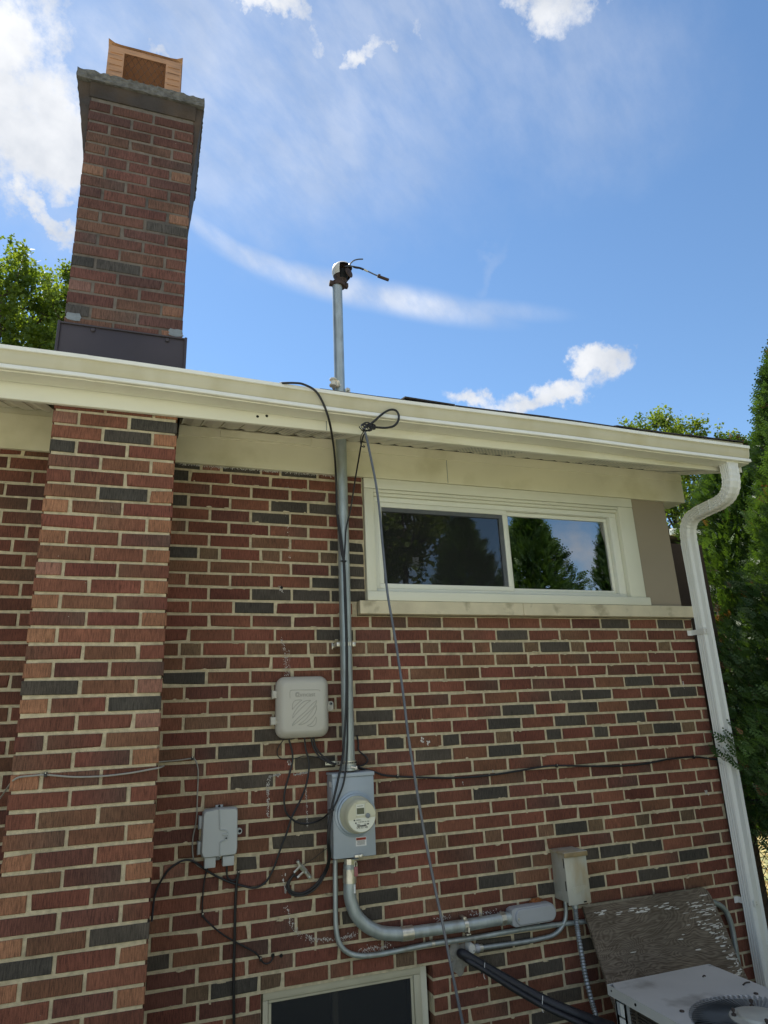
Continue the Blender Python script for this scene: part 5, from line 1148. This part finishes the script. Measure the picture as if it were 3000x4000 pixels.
# cable clips
def clip(px, py, d, label):
    p = at(px, py, d); mb = MB(); mb.box(p.x-.0055, p.x+.0055, d-.008, d+.008, p.z-.008, p.z+.009, 'black', .002); mb.lathe([(0, .0025), (.002, .002)], (p.x, d-.008, p.z+.006), (0, -1, 0), 'zinc', 8)
    return tag(mb.build('cable_clip', None, True, origin=p), label, 'clip')
clip(1552, 3034, -.012, 'black clip on long cable nearest the meter box'); clip(2174, 2992, -.012, 'black clip midway along the long black cable'); clip(2710, 2958, -.012, 'black clip on long cable next to the downspout')
clip(178, 3026, PY-.005, 'small black clip holding grey cable on chimney breast'); clip(752, 2963, -.008, 'black clip where grey cable turns down'); clip(792, 3574, -.008, 'clip at bend of thin black wire under telephone box'); clip(1018, 3746, -.008, 'lowest wire clip beside the drilled holes'); clip(932, 3410, -.010, 'clip holding the straight thick black cable at its top')
def tie(px, py, d, r, label):
    p = at(px, py, d); mb = MB(); mb.lathe([(-.003, r), (.003, r)], p, (.1, 0, 1), 'black', 14); mb.box(p.x-r-.006, p.x-r+.002, d-.004, d+.004, p.z-.003, p.z+.003, 'black', .001)
    return tag(mb.build('zip_tie', None, True, origin=p), label, 'zip tie')
tie(1344, 2192, -.117, .013, 'black zip tie bundling coax lines on mast pipe'); tie(1296, 3163, -.137, .013, 'black zip tie bundling coax lines in front of meter box')
# splitter / grounding block
q = lambda x, y, d=-.02: at(500+x/s1, 3200+y/s1, d)
sb = thing('splitter_block', q(1425, 405), 'small zinc grounding block screwed diagonally beside the coax loop', 'splitter')
mb = MB(); mb.tube([q(1372, 335), q(1398, 385)], .008, 'zinc', 6, smooth=False); mb.tube([q(1395, 378), q(1440, 425)], .012, 'zinc', 6, smooth=False); mb.tube([q(1432, 415), q(1478, 478)], .010, 'zinc', 6, smooth=False); mb.build('bracket', sb)
for (a, b) in (((1392, 385), (1345, 432)), ((1425, 425), (1372, 472))):
    mb = MB(); A, B = q(*a, -.024), q(*b, -.02); mb.tube([A, A.lerp(B, .7)], .0055, 'zinc', 6, smooth=False); mb.tube([A.lerp(B, .7), B], .0048, 'paper', 10, smooth=False); mb.build('connector', sb, True)
mb = MB()
for x, y in ((1378, 345), (1470, 468), (1440, 432)): p = q(x, y, -.03); mb.lathe([(0, .005), (.003, .004)], p, (0, -1, 0), 'galv', 8); mb.build('screw', sb); mb = MB()

# ------------------------------------------------------------------ refrigerant lines
q = lambda x, y, d: at(1200+x/1.508, 3300+y/1.508, d)
ls = thing('refrigerant_line', q(905, 640, -.03), 'black foam wrapped refrigerant lines slanting down to air conditioner', 'pipe')
mb = MB(); mb.tube([q(930, 655, .03), q(905, 640, -.03), q(925, 645, -.06), q(1000, 690, -.08), q(1180, 795, -.12), q(1380, 905, -.18), q(1560, 985, -.26), q(1700, 1040, -.36), q(1800, 1075, -.45)], .021, 'foam', 14, 8); mb.build('suction_line', ls, True)
mb = MB(); mb.tube([q(945, 668, .03), q(925, 665, -.04), q(960, 690, -.09), q(1060, 750, -.12), q(1200, 840, -.15), q(1380, 945, -.20), q(1550, 1025, -.28), q(1700, 1090, -.38)], .013, 'foam', 12, 8); mb.build('liquid_line', ls, True)
mb = MB()
for x, y, d in ((1375, 908, -.185), (1036, 715, -.095)): p = q(x, y, d); mb.tube([p+Vector((.012, 0, .026)), p+Vector((-.012, -.0, -.030))], .004, 'black', 6, smooth=False); mb.tube([p+Vector((0, -.022, .02)), p+Vector((-.006, -.026, 0)), p+Vector((-.010, -.022, -.03)), p+Vector((-.006, -.024, -.045))], .0014, 'paper', 5, 4); mb.build('tie_wire', ls); mb = MB()
pu = thing('duct_putty', q(890, 640, -.002), 'rough grey putty smeared where black lines enter wall', 'putty')
mb = MB(); c = q(905, 650, -.002); bm = bmesh.new(); bmesh.ops.create_uvsphere(bm, u_segments=28, v_segments=16, radius=1)
for v in bm.verts:
    d = v.co.normalized(); a = math.atan2(d.z, d.x); k = 1+.2*math.sin(3*a+1)+.12*math.sin(7*a)+random.uniform(-.06, .06); v.co = Vector((c.x-.004+d.x*.060*k, c.y+d.y*.009*(1+random.uniform(-.3, .3)), c.z-.006+d.z*.064*k))
mb.bm(bm, 'putty'); mb.build('putty', pu)

# ------------------------------------------------------------------ plywood board
tl, tr_ = at(2277, 3540, -.045), at(2732, 3468, -.045)
pb = at(2410, 3996, -.24)
fall = (Vector((pb.x, pb.y, pb.z))-tl); dn = Vector((0, fall.y, fall.z)).normalized(); acx = Vector((1, 0, (tr_.z-tl.z)/(tr_.x-tl.x))).normalized()
ply = thing('plywood_board', tl, 'weathered grey plywood board with peeling white paint leaning on bricks', 'board')
wdt = (tr_.x-tl.x)+.055; hgt = (tl.z-.02)/-dn.z
nrm = acx.cross(dn).normalized()
if nrm.y > 0: nrm = -nrm
ot = [(0, 0), (.02, .006), (wdt*.35, .006), (wdt*.6, -.004), (wdt*.84, .004)]+[(wdt-.045+.045*math.sin(t), -.002+.055-.055*math.cos(t)) for t in np.linspace(0, PI/2, 6)]+[(wdt+.006, .2), (wdt-.002, .33), (wdt+.012, .5), (wdt+.01, hgt), (0, hgt)]
mb = MB(); front = [tl+acx*u+dn*v for u, v in ot]; mb.prism(front, -nrm*.015, 'ply'); po = mb.build('panel', ply, origin=tl)
mb = MB()
def flake(u, v, w, h):
    k = random.randint(6, 9); pts = []
    for i in range(k):
        a = 2*PI*i/k; pts.append(tl+acx*(u+w*math.cos(a)*random.uniform(.5, 1.1))+dn*(v+h*math.sin(a)*random.uniform(.4, 1.2))+nrm*.0012)
    mb.prism(pts, -nrm*.0012, 'residue')
for (u, v, su, sv, n) in ((.76, .09, .10, .035, 60), (.68, .14, .05, .04, 26), (.80, .20, .03, .05, 40), (.82, .36, .03, .06, 60), (.83, .48, .025, .04, 22), (.50, .06, .10, .012, 26), (.27, .05, .06, .012, 22), (.06, .36, .03, .004, 14), (.05, .55, .02, .05, 20), (.05, .70, .02, .05, 26), (.13, .35, .03, .003, 10), (.10, .04, .05, .010, 10), (.42, .20, .25, .15, 8)):
    for _ in range(int(n*.55)):
        uu_, vv_ = u*wdt/.86+random.gauss(0, su*.7), abs(v+random.gauss(0, sv*.7))
        if .004 < uu_ < wdt-.012 and .012 < vv_ < hgt-.05: flake(uu_, vv_, random.uniform(.005, .030), random.uniform(.001, .0042))
for k in range(30): flake(wdt-.014-random.random()*.02, .06+random.random()*.42, .005, .003)
tag(mb.build('peeling_paint', ply), kind='stuff')
# a second board behind it
tl2 = at(2745, 3640, -.03); mb = MB(); mb.prism([Vector((tl2.x, -.035, tl2.z)), Vector((tl2.x+.10, -.035, tl2.z-.02)), Vector((tl2.x+.13, -.10, .02)), Vector((tl2.x-.02, -.10, .02))], (0, .014, 0), 'ply_edge')
tag(mb.build('scrap_board', None, origin=tl2), 'dark narrow scrap board standing behind the plywood board edge', 'board')

# ------------------------------------------------------------------ air conditioner
AZ = 1.67-1.289308+1.28930808-1.67+.50      # top plate half a metre above the ground
A0, A1 = atz(2363, 3841, AZ), atz(2777, 3768, AZ)
ax0, ax1, ay1 = A0.x, A1.x, (A0.y+A1.y)/2; ay0 = ay1-.92
ac = thing('air_conditioner', ((ax0+ax1)/2, (ay0+ay1)/2, 0), 'grey outdoor air conditioner unit with round fan grille on top', 'air conditioner')
fcx, fcy, fr = (ax0+ax1)/2, ay1-.56, .245
mb = MB(); n = 72
# top plate with a round hole
outer = []
for k in range(n):
    a = 2*PI*k/n; c, s = math.cos(a), math.sin(a); x_ = (ax1-fcx) if c > 0 else (fcx-ax0); y_ = (ay1-fcy) if s > 0 else (fcy-ay0)
    t = min(x_/abs(c) if abs(c) > 1e-6 else 1e9, y_/abs(s) if abs(s) > 1e-6 else 1e9); outer.append((fcx+c*t, fcy+s*t))
inner = [(fcx+fr*math.cos(2*PI*k/n), fcy+fr*math.sin(2*PI*k/n)) for k in range(n)]
mid = [(fcx+(fr+.012)*math.cos(2*PI*k/n), fcy+(fr+.012)*math.sin(2*PI*k/n)) for k in range(n)]
vs = [(x, y, AZ) for x, y in outer]+[(x, y, AZ) for x, y in mid]+[(x, y, AZ-.010) for x, y in inner]+[(x, y, AZ-.05) for x, y in inner]
fs = []
for r0 in range(3): fs += [(r0*n+k, r0*n+(k+1) % n, (r0+1)*n+(k+1) % n, (r0+1)*n+k) for k in range(n)]
mb.add(vs, fs, 'ac')
for (xx, y0_, y1_) in ((ax0, ay0, ay1), (ax1-.003, ay0, ay1)): mb.box(xx, xx+.003, y0_, y1_, AZ-.040, AZ-.0005, 'ac')
mb.box(ax0+.0035, ax1-.0035, ay1-.003, ay1, AZ-.040, AZ-.0005, 'ac'); mb.box(ax0+.0035, ax1-.0035, ay0, ay0+.003, AZ-.040, AZ-.0005, 'ac')
mb.build('top_panel', ac)
mb = MB()
i_ = .018
mb.box(ax0+i_, ax0+i_+.11, ay1-.10, ay1-i_, .06, AZ-.001-.04, 'ac_side', .003)
mb.box(ax0+i_, ax0+i_+.004, ay1-.115, ay1-i_, .06, AZ-.003, 'ac_side', .001); mb.box(ax1-i_-.004, ax1-i_, ay1-.115, ay1-i_, .06, AZ-.003, 'ac_side', .001); mb.box(ax0+i_+.005, ax1-i_-.005, ay1-i_-.004, ay1-i_, .06, AZ-.003, 'ac_side', .001)
for xx in (ax0+i_, ax1-i_-.03): mb.box(xx, xx+.03, ay0+i_, ay0+i_+.03, .06, AZ-.003, 'ac_side', .002)
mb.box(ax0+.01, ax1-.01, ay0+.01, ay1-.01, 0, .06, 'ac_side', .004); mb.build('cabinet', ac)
mb = MB(); mb.box(ax0+i_+.012, ax0+i_+.02, ay0+i_+.03, ay1-.118, .06, AZ-.006, 'coil'); mb.box(ax1-i_-.02, ax1-i_-.012, ay0+i_+.03, ay1-.118, .06, AZ-.006, 'coil'); mb.box(ax0+i_+.031, ax1-i_-.031, ay0+i_+.012, ay0+i_+.02, .06, AZ-.006, 'coil')
k = 0
while .07+k*.012 < AZ-.05:
    zz = .07+k*.012; mb.box(ax0+i_+.002, ax0+i_+.012, ay0+i_+.03, ay1-.118, zz, zz+.004, 'coil'); k += 1
for k in range(6): yy = ay1-.16-k*.13; mb.box(ax0+i_-.001, ax0+i_+.003, yy-.006, yy+.006, .06, AZ-.005, 'coil')
mb.build('coil_guard', ac)
mb = MB(); r_in = .105
for k in range(76):
    a = 2*PI*k/76; c, s = math.cos(a), math.sin(a)
    def P2(r, z, t): return (fcx+r*c-t*s, fcy+r*s+t*c, AZ+z)
    mb.add([P2(fr+.010, -.002, -.0065), P2(fr+.010, .0035, .0045), P2(r_in, .011, .0025), P2(r_in, .003, -.0025), P2((fr+r_in)/2, .011, .0045), P2((fr+r_in)/2, .001, -.0055)], [(0, 1, 4, 5), (5, 4, 2, 3)], 'ac_grille')
mb.build('fan_grille', ac)
mb = MB(); mb.lathe([(-.006, r_in+.004), (.012, r_in+.003), (.016, r_in-.006), (.016, .078), (.024, .074), (.027, .066), (.027, .001)], (fcx, fcy, AZ), (0, 0, 1), 'ac_hub', 48); mb.build('motor_plate', ac, True)
for k in range(4):
    a = PI/4+.25+k*PI/2; mb = MB(); mb.lathe([(0, .009), (.006, .009), (.007, .004), (.014, .004), (.015, .007), (.024, .007), (.027, .002)], (fcx+.092*math.cos(a), fcy+.092*math.sin(a), AZ+.016), (0, 0, 1), 'dark_rust', 10); mb.build('motor_nut', ac, True)
for k in range(4):
    a = .5+k*PI/2+.3; mb = MB(); mb.lathe([(0, .010), (.004, .009), (.006, .003)], (fcx+(fr+.035)*math.cos(a), fcy+(fr+.035)*math.sin(a), AZ+.0005), (0, 0, 1), 'dark_rust', 10); mb.build('top_screw', ac, True)
mb = MB(); mb.lathe([(-.10, .001), (-.10, fr+.03), (-.098, fr+.03)], (fcx, fcy, AZ), (0, 0, 1), 'dark', 40); mb.build('fan_shroud', ac)
mb = MB()
for a0 in (0, 2.09, 4.19):
    vs = []; 
    for t in np.linspace(0, 1, 8): r = .05+t*.17; vs += [(fcx+r*math.cos(a0+.1*t), fcy+r*math.sin(a0+.1*t), AZ-.055), (fcx+r*math.cos(a0+.9-.2*t), fcy+r*math.sin(a0+.9-.2*t), AZ-.085)]
    mb.add(vs, [(2*i, 2*i+1, 2*i+3, 2*i+2) for i in range(7)], 'galv_dull')
mb.build('fan_blade', ac)
mb = MB(); xx = ax0+i_-.0012
mb.box(xx-.0012, xx, ay1-.082, ay1-.055, AZ-.105, AZ-.055, 'paper'); mb.box(xx-.001, xx, ay1-.052, ay1-.035, AZ-.105, AZ-.055, 'sticker'); mb.box(xx-.0012, xx, ay1-.082, ay1-.042, AZ-.145, AZ-.112, 'paper')
mb.build('data_label', ac)
mb = MB(); mb.lathe([(0, .006), (.003, .005)], (ax0-.0005, ay1-.19, AZ-.018), (-1, 0, 0), 'dark', 10); mb.build('cabinet_screw', ac); mb = MB(); mb.lathe([(0, .004), (.002, .003)], (ax0-.0005, ay1-.03, AZ-.016), (-1, 0, 0), 'dark', 10); mb.build('cabinet_screw', ac)
# leaf and twig bits fallen on the plate
mb = MB()
for px, py, l in ((2916, 3842, .05), (2751, 3814, .018)):
    p = atz(px, py, AZ+.003); a = .35; mb.tube([(p.x-l/2, p.y-l*.1, p.z), (p.x, p.y+.004, p.z+.002), (p.x+l/2, p.y+l*.12, p.z)], .003, 'dark_rust', 6)
    o = mb.build('dead_leaf', None, origin=p); tag(o, 'curled brown leaf on the air conditioner top, %s one' % ('larger' if l > .03 else 'smaller'), 'leaf'); mb = MB()

# ------------------------------------------------------------------ plants
def mesh_np(name, v, f4, mats, mi=None):
    me = bpy.data.meshes.new(name); n = len(v); m = len(f4); k = f4.shape[1]
    me.vertices.add(n); me.vertices.foreach_set('co', np.asarray(v, dtype=np.float32).ravel())
    me.loops.add(m*k); me.loops.foreach_set('vertex_index', f4.astype(np.int32).ravel())
    me.polygons.add(m); me.polygons.foreach_set('loop_start', np.arange(m, dtype=np.int32)*k)
    try: me.polygons.foreach_set('loop_total', np.full(m, k, dtype=np.int32))
    except Exception: pass
    for q in mats: me.materials.append(M[q])
    if mi is not None: me.polygons.foreach_set('material_index', mi.astype(np.int32))
    me.update(calc_edges=True); me.validate(); return me
def spray_mesh(name, H, R, z0, n, seed, size=.085, brown=.02, power=.75):
    # flat arborvitae sprays: a stem with short scaly side shoots, held on edge and pointing out and up
    g = np.random.default_rng(seed)
    tz = g.random(n)**.9; prof = np.minimum(1, (1-tz)**power*1.25+.03)*np.minimum(1, .55+tz*5)
    a = g.random(n)*2*PI; lob = 1+.12*np.sin(3*a+9*tz)+.13*np.sin(5*a-19*tz+1)+.12*np.sin(9*a+31*tz)+.08*np.sin(14*a-53*tz+2); rr_ = R*prof*lob*(1-.42*g.random(n)**2.2)
    C = np.stack([rr_*np.cos(a), rr_*np.sin(a), z0+tz*(H-z0)], 1)
    outw = np.stack([np.cos(a), np.sin(a), np.zeros(n)], 1)
    dirn = outw*.75+np.stack([g.normal(0, .35, n), g.normal(0, .35, n), .75+g.normal(0, .3, n)], 1); dirn /= np.linalg.norm(dirn, axis=1)[:, None]
    rnd = g.normal(0, 1, (n, 3)); sd_ = np.cross(dirn, rnd); sd_ /= np.linalg.norm(sd_, axis=1)[:, None]
    L_ = size*(.6+.8*g.random(n)); V_ = []; 
    t = np.array([.05, .27, .49, .71, .93]); k = 0
    for i, ti in enumerate(t):
        for sg in ((-1, 1) if i < 4 else (0,)):
            base = C+dirn*(L_*ti)[:, None]
            ln_ = L_*(.46*(1-ti*.72)+.05)
            dr = dirn*(.75 if sg else 1)+sd_*(sg*.75); dr /= np.linalg.norm(dr, axis=1)[:, None]
            wv = np.cross(dr, np.cross(dirn, sd_)); wv /= np.maximum(1e-6, np.linalg.norm(wv, axis=1))[:, None]
            w = L_*.085
            droop = np.array([0, 0, -1.0])*(L_*.06*abs(sg))[:, None]
            V_.append(np.stack([base, base+dr*(ln_*.5)[:, None]+wv*w[:, None], base+dr*ln_[:, None]+droop, base+dr*(ln_*.5)[:, None]-wv*w[:, None]], 1)); k += 1
    Vv = np.stack(V_, 1).reshape(-1, 3); Fq = np.arange(len(Vv)).reshape(-1, 4)
    bp = (np.sin(3*a+1)*np.sin(7*tz*3+.5) > .985-brown*2) & (g.random(n) < .7) | (g.random(n) < brown*.3); mi = np.repeat(bp.astype(int), k)
    return mesh_np(name, Vv, Fq, ['cedar', 'cedar_brown'], mi)
def core_mesh(H, R, z0, n, seed, power=.75):
    g = np.random.default_rng(seed); tz = g.random(n); prof = np.minimum(1, (1-tz)**power*1.25)*np.minimum(1, .5+tz*5); a = g.random(n)*2*PI; r = R*prof*.68*np.sqrt(g.random(n))
    C = np.stack([r*np.cos(a), r*np.sin(a), z0+tz*(H-z0)], 1); u = g.normal(0, 1, (n, 3)); u /= np.linalg.norm(u, axis=1)[:, None]; w = np.cross(u, g.normal(0, 1, (n, 3))); w /= np.linalg.norm(w, axis=1)[:, None]; s = .07
    Vv = np.stack([C-u*s, C+w*s*.5, C+u*s, C-w*s*.5], 1).reshape(-1, 3); return mesh_np('inner_sprays', Vv, np.arange(len(Vv)).reshape(-1, 4), ['cedar'])
def trunk_mesh(H, r, lean=0.0, seed=1):
    mb = MB(); random.seed(seed); mb.tube([(0, 0, -.05), (.01, .02, H*.2), (-.02+lean*.3, .0, H*.5), (lean, .02, H*.93)], lambda t: r*(1-.85*t)+.004, 'bark', 10, 6)
    o = mb.build('trunk'); return o
def arborvitae(label, x, y, H, R, z0, n, seed, size, rot=0, group=None, brown=.02, power=.75):
    t = thing('arborvitae', (x, y, 0), label, 'tree', group)
    tr = trunk_mesh(H, .07, seed=seed); tr.parent = t
    cr = link('crown', spray_mesh('crown', H, R, z0, n, seed, size, brown, power)); cr.parent = t
    ic = link('inner_foliage', core_mesh(H, R, z0, 2600, seed+5, power)); ic.parent = cr
    t.rotation_euler.z = rot; return t
arborvitae('tall green arborvitae beside the downspout, overlapping the gutter end', 3.97, -.47, 4.20, .72, .60, 40000, 11, .062, .6, brown=.04, power=.78)
arborvitae('dark arborvitae standing behind the downspout and the nearest arborvitae', 4.85, .95, 4.0, .95, .7, 16000, 12, .075, 2.0, brown=.03)
gr = 'arborvitae reflected in the window glass'
# the row along the far side of the yard, seen mirrored in the panes
def mirrored(px, py, dist):                  # where the mirrored view through that spot of the glass arrives
    g = at(px, py, .05); m_ = Vector((CAM.x, -CAM.y+.1, CAM.z)); d = g-m_; k = (-dist-m_.y)/d.y; return m_+d*k
for i, (px, pyt, dist, R, seed, lb_) in enumerate(((2060, 2000, 5.6, 1.02, 31, 'sunlit green arborvitae mirrored in the middle of the right pane'), (2390, 1995, 6.6, .80, 32, 'dark arborvitae mirrored at the right edge of the right pane'), (1800, 2040, 6.8, 1.05, 33, 'arborvitae mirrored in the right half of the screened pane'))):
    p = mirrored(px, pyt, dist); arborvitae(lb_, p.x, p.y, p.z, R, .3, 8000, seed, .13, i, None, .0, .72)

def maple(label, base, H, crown_c, crown_r, n_leaf, seed, leaf=.055, clumps=170, cr_=.26):
    g = np.random.default_rng(seed); random.seed(seed); t = thing('maple_tree', (base[0], base[1], 0), label, 'tree')
    B = Vector((base[0], base[1], 0)); c0 = np.array(crown_c); R3 = np.array(crown_r); cc_ = Vector(crown_c)
    u = g.normal(0, 1, (clumps, 3)); u /= np.linalg.norm(u, axis=1)[:, None]; rd_ = .30+.70*g.random(clumps)**.55
    a = np.arctan2(u[:, 1], u[:, 0]); rd_ *= 1+.14*np.sin(5*a+3*u[:, 2])+.10*np.sin(11*a+7*u[:, 2]+1)
    E_c = c0+u*rd_[:, None]*R3
    # twigs carry the leaves: each clump is a handful of short shoots pointing up and out
    sh = 9; d = g.normal(0, .55, (clumps, sh, 3))+u[:, None, :]*.5+np.array([0, 0, .55]); d /= np.linalg.norm(d, axis=2)[:, :, None]
    k = n_leaf//(clumps*sh); tt = g.random((clumps, sh, k, 1)); C = E_c[:, None, None, :]+d[:, :, None, :]*(tt*cr_*1.35*(.5+g.random((clumps, sh, 1, 1))))+g.normal(0, .055, (clumps, sh, k, 3))
    C = C.reshape(-1, 3); n = len(C)
    nv = g.normal(0, 1, (n, 3))+np.array([0, 0, .7]); nv /= np.linalg.norm(nv, axis=1)[:, None]
    uu = np.cross(nv, g.normal(0, 1, (n, 3))); uu /= np.linalg.norm(uu, axis=1)[:, None]; w = np.cross(nv, uu); s = (leaf*(.55+.8*g.random(n)))[:, None]
    q1 = np.stack([C-uu*s*.5, C-w*s*.42, C+uu*s*.65, C+w*s*.42], 1); q2 = np.stack([C-w*s*.65+uu*s*.28, C-uu*s*.18, C+w*s*.65+uu*s*.28, C+uu*s*.10], 1)
    Vv = np.concatenate([q1, q2]).reshape(-1, 3)-np.array([B.x, B.y, 0])
    cr = link('crown', mesh_np('crown', Vv, np.arange(len(Vv)).reshape(-1, 4), ['maple'])); cr.parent = t
    mb = MB(); O = Vector((0, 0, 0)); F_ = cc_-B; fork = F_-Vector((0, 0, R3[2]*.75))
    mb.tube([(0, 0, -.1), tuple(fork*.5), tuple(fork), tuple(F_+Vector((0, 0, R3[2]*.5)))], lambda q: H*.016*(1-.85*q)+.006, 'bark', 9, 6)
    limbs = []
    for q in range(9):
        a0 = q*2*PI/9+random.uniform(-.3, .3); el = random.uniform(.1, 1.2); e1 = F_+Vector((R3[0]*.72*math.cos(a0)*math.cos(el), R3[1]*.72*math.sin(a0)*math.cos(el), R3[2]*.75*math.sin(el)))
        st = fork.lerp(F_, random.uniform(0, .5)); md = st.lerp(e1, .5)+Vector((random.gauss(0, .1), random.gauss(0, .1), -.08)); P = catmull([st, md, e1], 6); limbs += P[3:]; mb.tube([st, md, e1], lambda q: .034*(1-.8*q)+.004, 'bark', 6, 6)
    for v in E_c:
        p = Vector(v)-B; st = min(limbs, key=lambda z: (z-p).length); md = st.lerp(p, .5)+Vector((random.gauss(0, .05), random.gauss(0, .05), random.gauss(-.02, .04))); mb.tube([st, md, p, p+(p-md)*.5+Vector((0, 0, .08))], lambda q: .011*(1-.8*q)+.0015, 'bark', 5, 3)
    tr = mb.build('trunk', None, True); tr.parent = t; return t
pc = at(-10, 1330, 8.0); maple('leafy sunlit maple behind the roof, left of the chimney', (pc.x, pc.y), pc.z+2.0, (pc.x, pc.y, pc.z-.1), (1.75, 1.4, 1.62), 52000, 21, .062, 230, .27)
pc = mirrored(1575, 2085, 8.5); maple('loose broadleaf tree mirrored at the left of the screened pane', (pc.x, pc.y), pc.z+1.5, (pc.x, pc.y, pc.z+.1), (1.25, 1.2, .95), 9000, 24, .10, 70, .34)
pc = at(2600, 1800, 9.0); maple('pale green maple top showing above the roof on the right', (pc.x, pc.y), pc.z+1.6, (pc.x, pc.y, pc.z-.05), (1.30, 1.1, 1.12), 22000, 22, .062, 95, .25)
pc = at(2665, 2020, 6.0); maple('low maple seen in the gap between eave and downspout', (pc.x, pc.y), pc.z+1.0, (pc.x, pc.y, pc.z-.1), (.85, .8, .95), 9000, 23, .055, 60, .22)
# ------------------------------------------------------------------ neighbour, fence, ground litter on the right
nb_ = at(2612, 2068, 4.2)
nb = thing('neighbor_house', (nb_.x+3, 6, 0), 'brown neighbor house with white gutter seen beside the downspout', 'house')
mb = MB(); mb.box(nb_.x+.35, nb_.x+6, 4.6, 9, 0, nb_.z-.12, 'siding'); mb.build('wall', nb)
mb = MB(); zz = nb_.z
mb.prism([(nb_.x, 4.2, zz-.01), (nb_.x, 4.2, zz+.02), (nb_.x, 6.8, zz+.9), (nb_.x, 9.4, zz+.02), (nb_.x, 9.4, zz-.01)], (6.2, 0, 0), 'shingle'); mb.build('roof', nb)
mb = MB(); mb.box(nb_.x-.01, nb_.x+6.2, 4.1, 4.19, zz-.10, zz-.005, 'white', .01); mb.build('gutter', nb)
# dark board fence panel between the houses
bf0 = at(2625, 2150, .6)
mb = MB(); mb.box(bf0.x-.02, bf0.x+.32, .62, .65, 0, at(2620, 2120, .6).z, 'siding')
bfo = thing('board_fence', (bf0.x, .62, 0), 'dark brown board screen behind the house corner', 'fence'); 
mb.build('panel', bfo)
fn = thing('chain_link_fence', (3.5, .35, 0), 'dark chain link fence at the lower right corner', 'fence')
f0 = at(2930, 3600, .35).x-.25; mb = MB(); fh = 1.05; cell = .052
x = f0-fh
while x < f0+2.2:
    for sg in (1, -1):
        xa, xb = (x, x+fh) if sg > 0 else (x+fh, x); pts = []
        t0, t1 = 0, 1
        za, zb = 0.03, fh
        if sg > 0 and xa < f0: t0 = (f0-xa)/(xb-xa)
        if sg < 0 and xb < f0: t1 = (xa-f0)/(xa-xb)
        if t1 > t0 and (xa+(xb-xa)*t0) < f0+2.2+fh: mb.tube([(xa+(xb-xa)*t0, .35+.004*sg, za+(zb-za)*t0), (xa+(xb-xa)*t1, .35+.004*sg, za+(zb-za)*t1)], .0022, 'fence', 5, smooth=False)
    x += cell*1.41
mb.build('wire_mesh', fn)
mb = MB(); mb.tube([(f0, .35, fh), (f0+3.2, .35, fh)], .016, 'fence', 10, smooth=False); mb.build('top_rail', fn)
for xx in (f0+1.6, f0+3.2): mb = MB(); mb.tube([(xx, .37, 0), (xx, .37, fh+.04)], .024, 'fence', 10, smooth=False); mb.build('post', fn)
random.seed(3)
g = np.random.default_rng(5); n = 9000
C = np.stack([3.2+g.random(n)*7, .2+g.random(n)*7, .006+g.random(n)*.03], 1); nv = g.normal(0, .45, (n, 3))+np.array([0, 0, 1]); u = np.cross(nv, g.normal(0, 1, (n, 3))); u /= np.linalg.norm(u, axis=1)[:, None]; w = np.cross(nv, u); w /= np.linalg.norm(w, axis=1)[:, None]; s = (.03+.03*g.random(n))[:, None]
Vv = np.stack([C-u*s, C-w*s*.6, C+u*s, C+w*s*.6], 1).reshape(-1, 3); lt = link('leaf_litter', mesh_np('leaf_litter', Vv, np.arange(len(Vv)).reshape(-1, 4), ['litter'])); tag(lt, 'dry yellow leaf litter beyond the chain link fence', 'leaves', kind='stuff')
n = 30000; C = np.stack([-9+g.random(n)*20, -16+g.random(n)*14, np.zeros(n)], 1); keep = ~((C[:, 0] > -5.5) & (C[:, 0] < 2.9) & (C[:, 1] > -9.5)); C = C[keep]; n = len(C)
a = g.random(n)*2*PI; h = .05+.05*g.random(n); tip = C+np.stack([g.normal(0, .02, n), g.normal(0, .02, n), h], 1); sdv = np.stack([np.cos(a), np.sin(a), np.zeros(n)], 1)*.006
Vv = np.stack([C-sdv, C+sdv, tip], 1).reshape(-1, 3); gs = link('grass', mesh_np('grass', Vv, np.arange(len(Vv)).reshape(-1, 3), ['grass'])); tag(gs, 'short sunlit lawn grass round the added bounce slab', 'grass', kind='stuff')
# a bare trunk beyond the fence
p = at(2978, 3560, 1.1); mb = MB(); mb.tube([(p.x+.02, 1.1, -.05), (p.x, 1.1, .6), (p.x-.03, 1.12, 1.6), (p.x, 1.1, 2.6)], lambda t: .055*(1-.4*t), 'bark', 10, 5)
tk = thing('tree_sapling', (p.x, 1.1, 0), 'slim dark tree trunk just beyond the chain link fence', 'tree'); mb.build('trunk', tk, True)
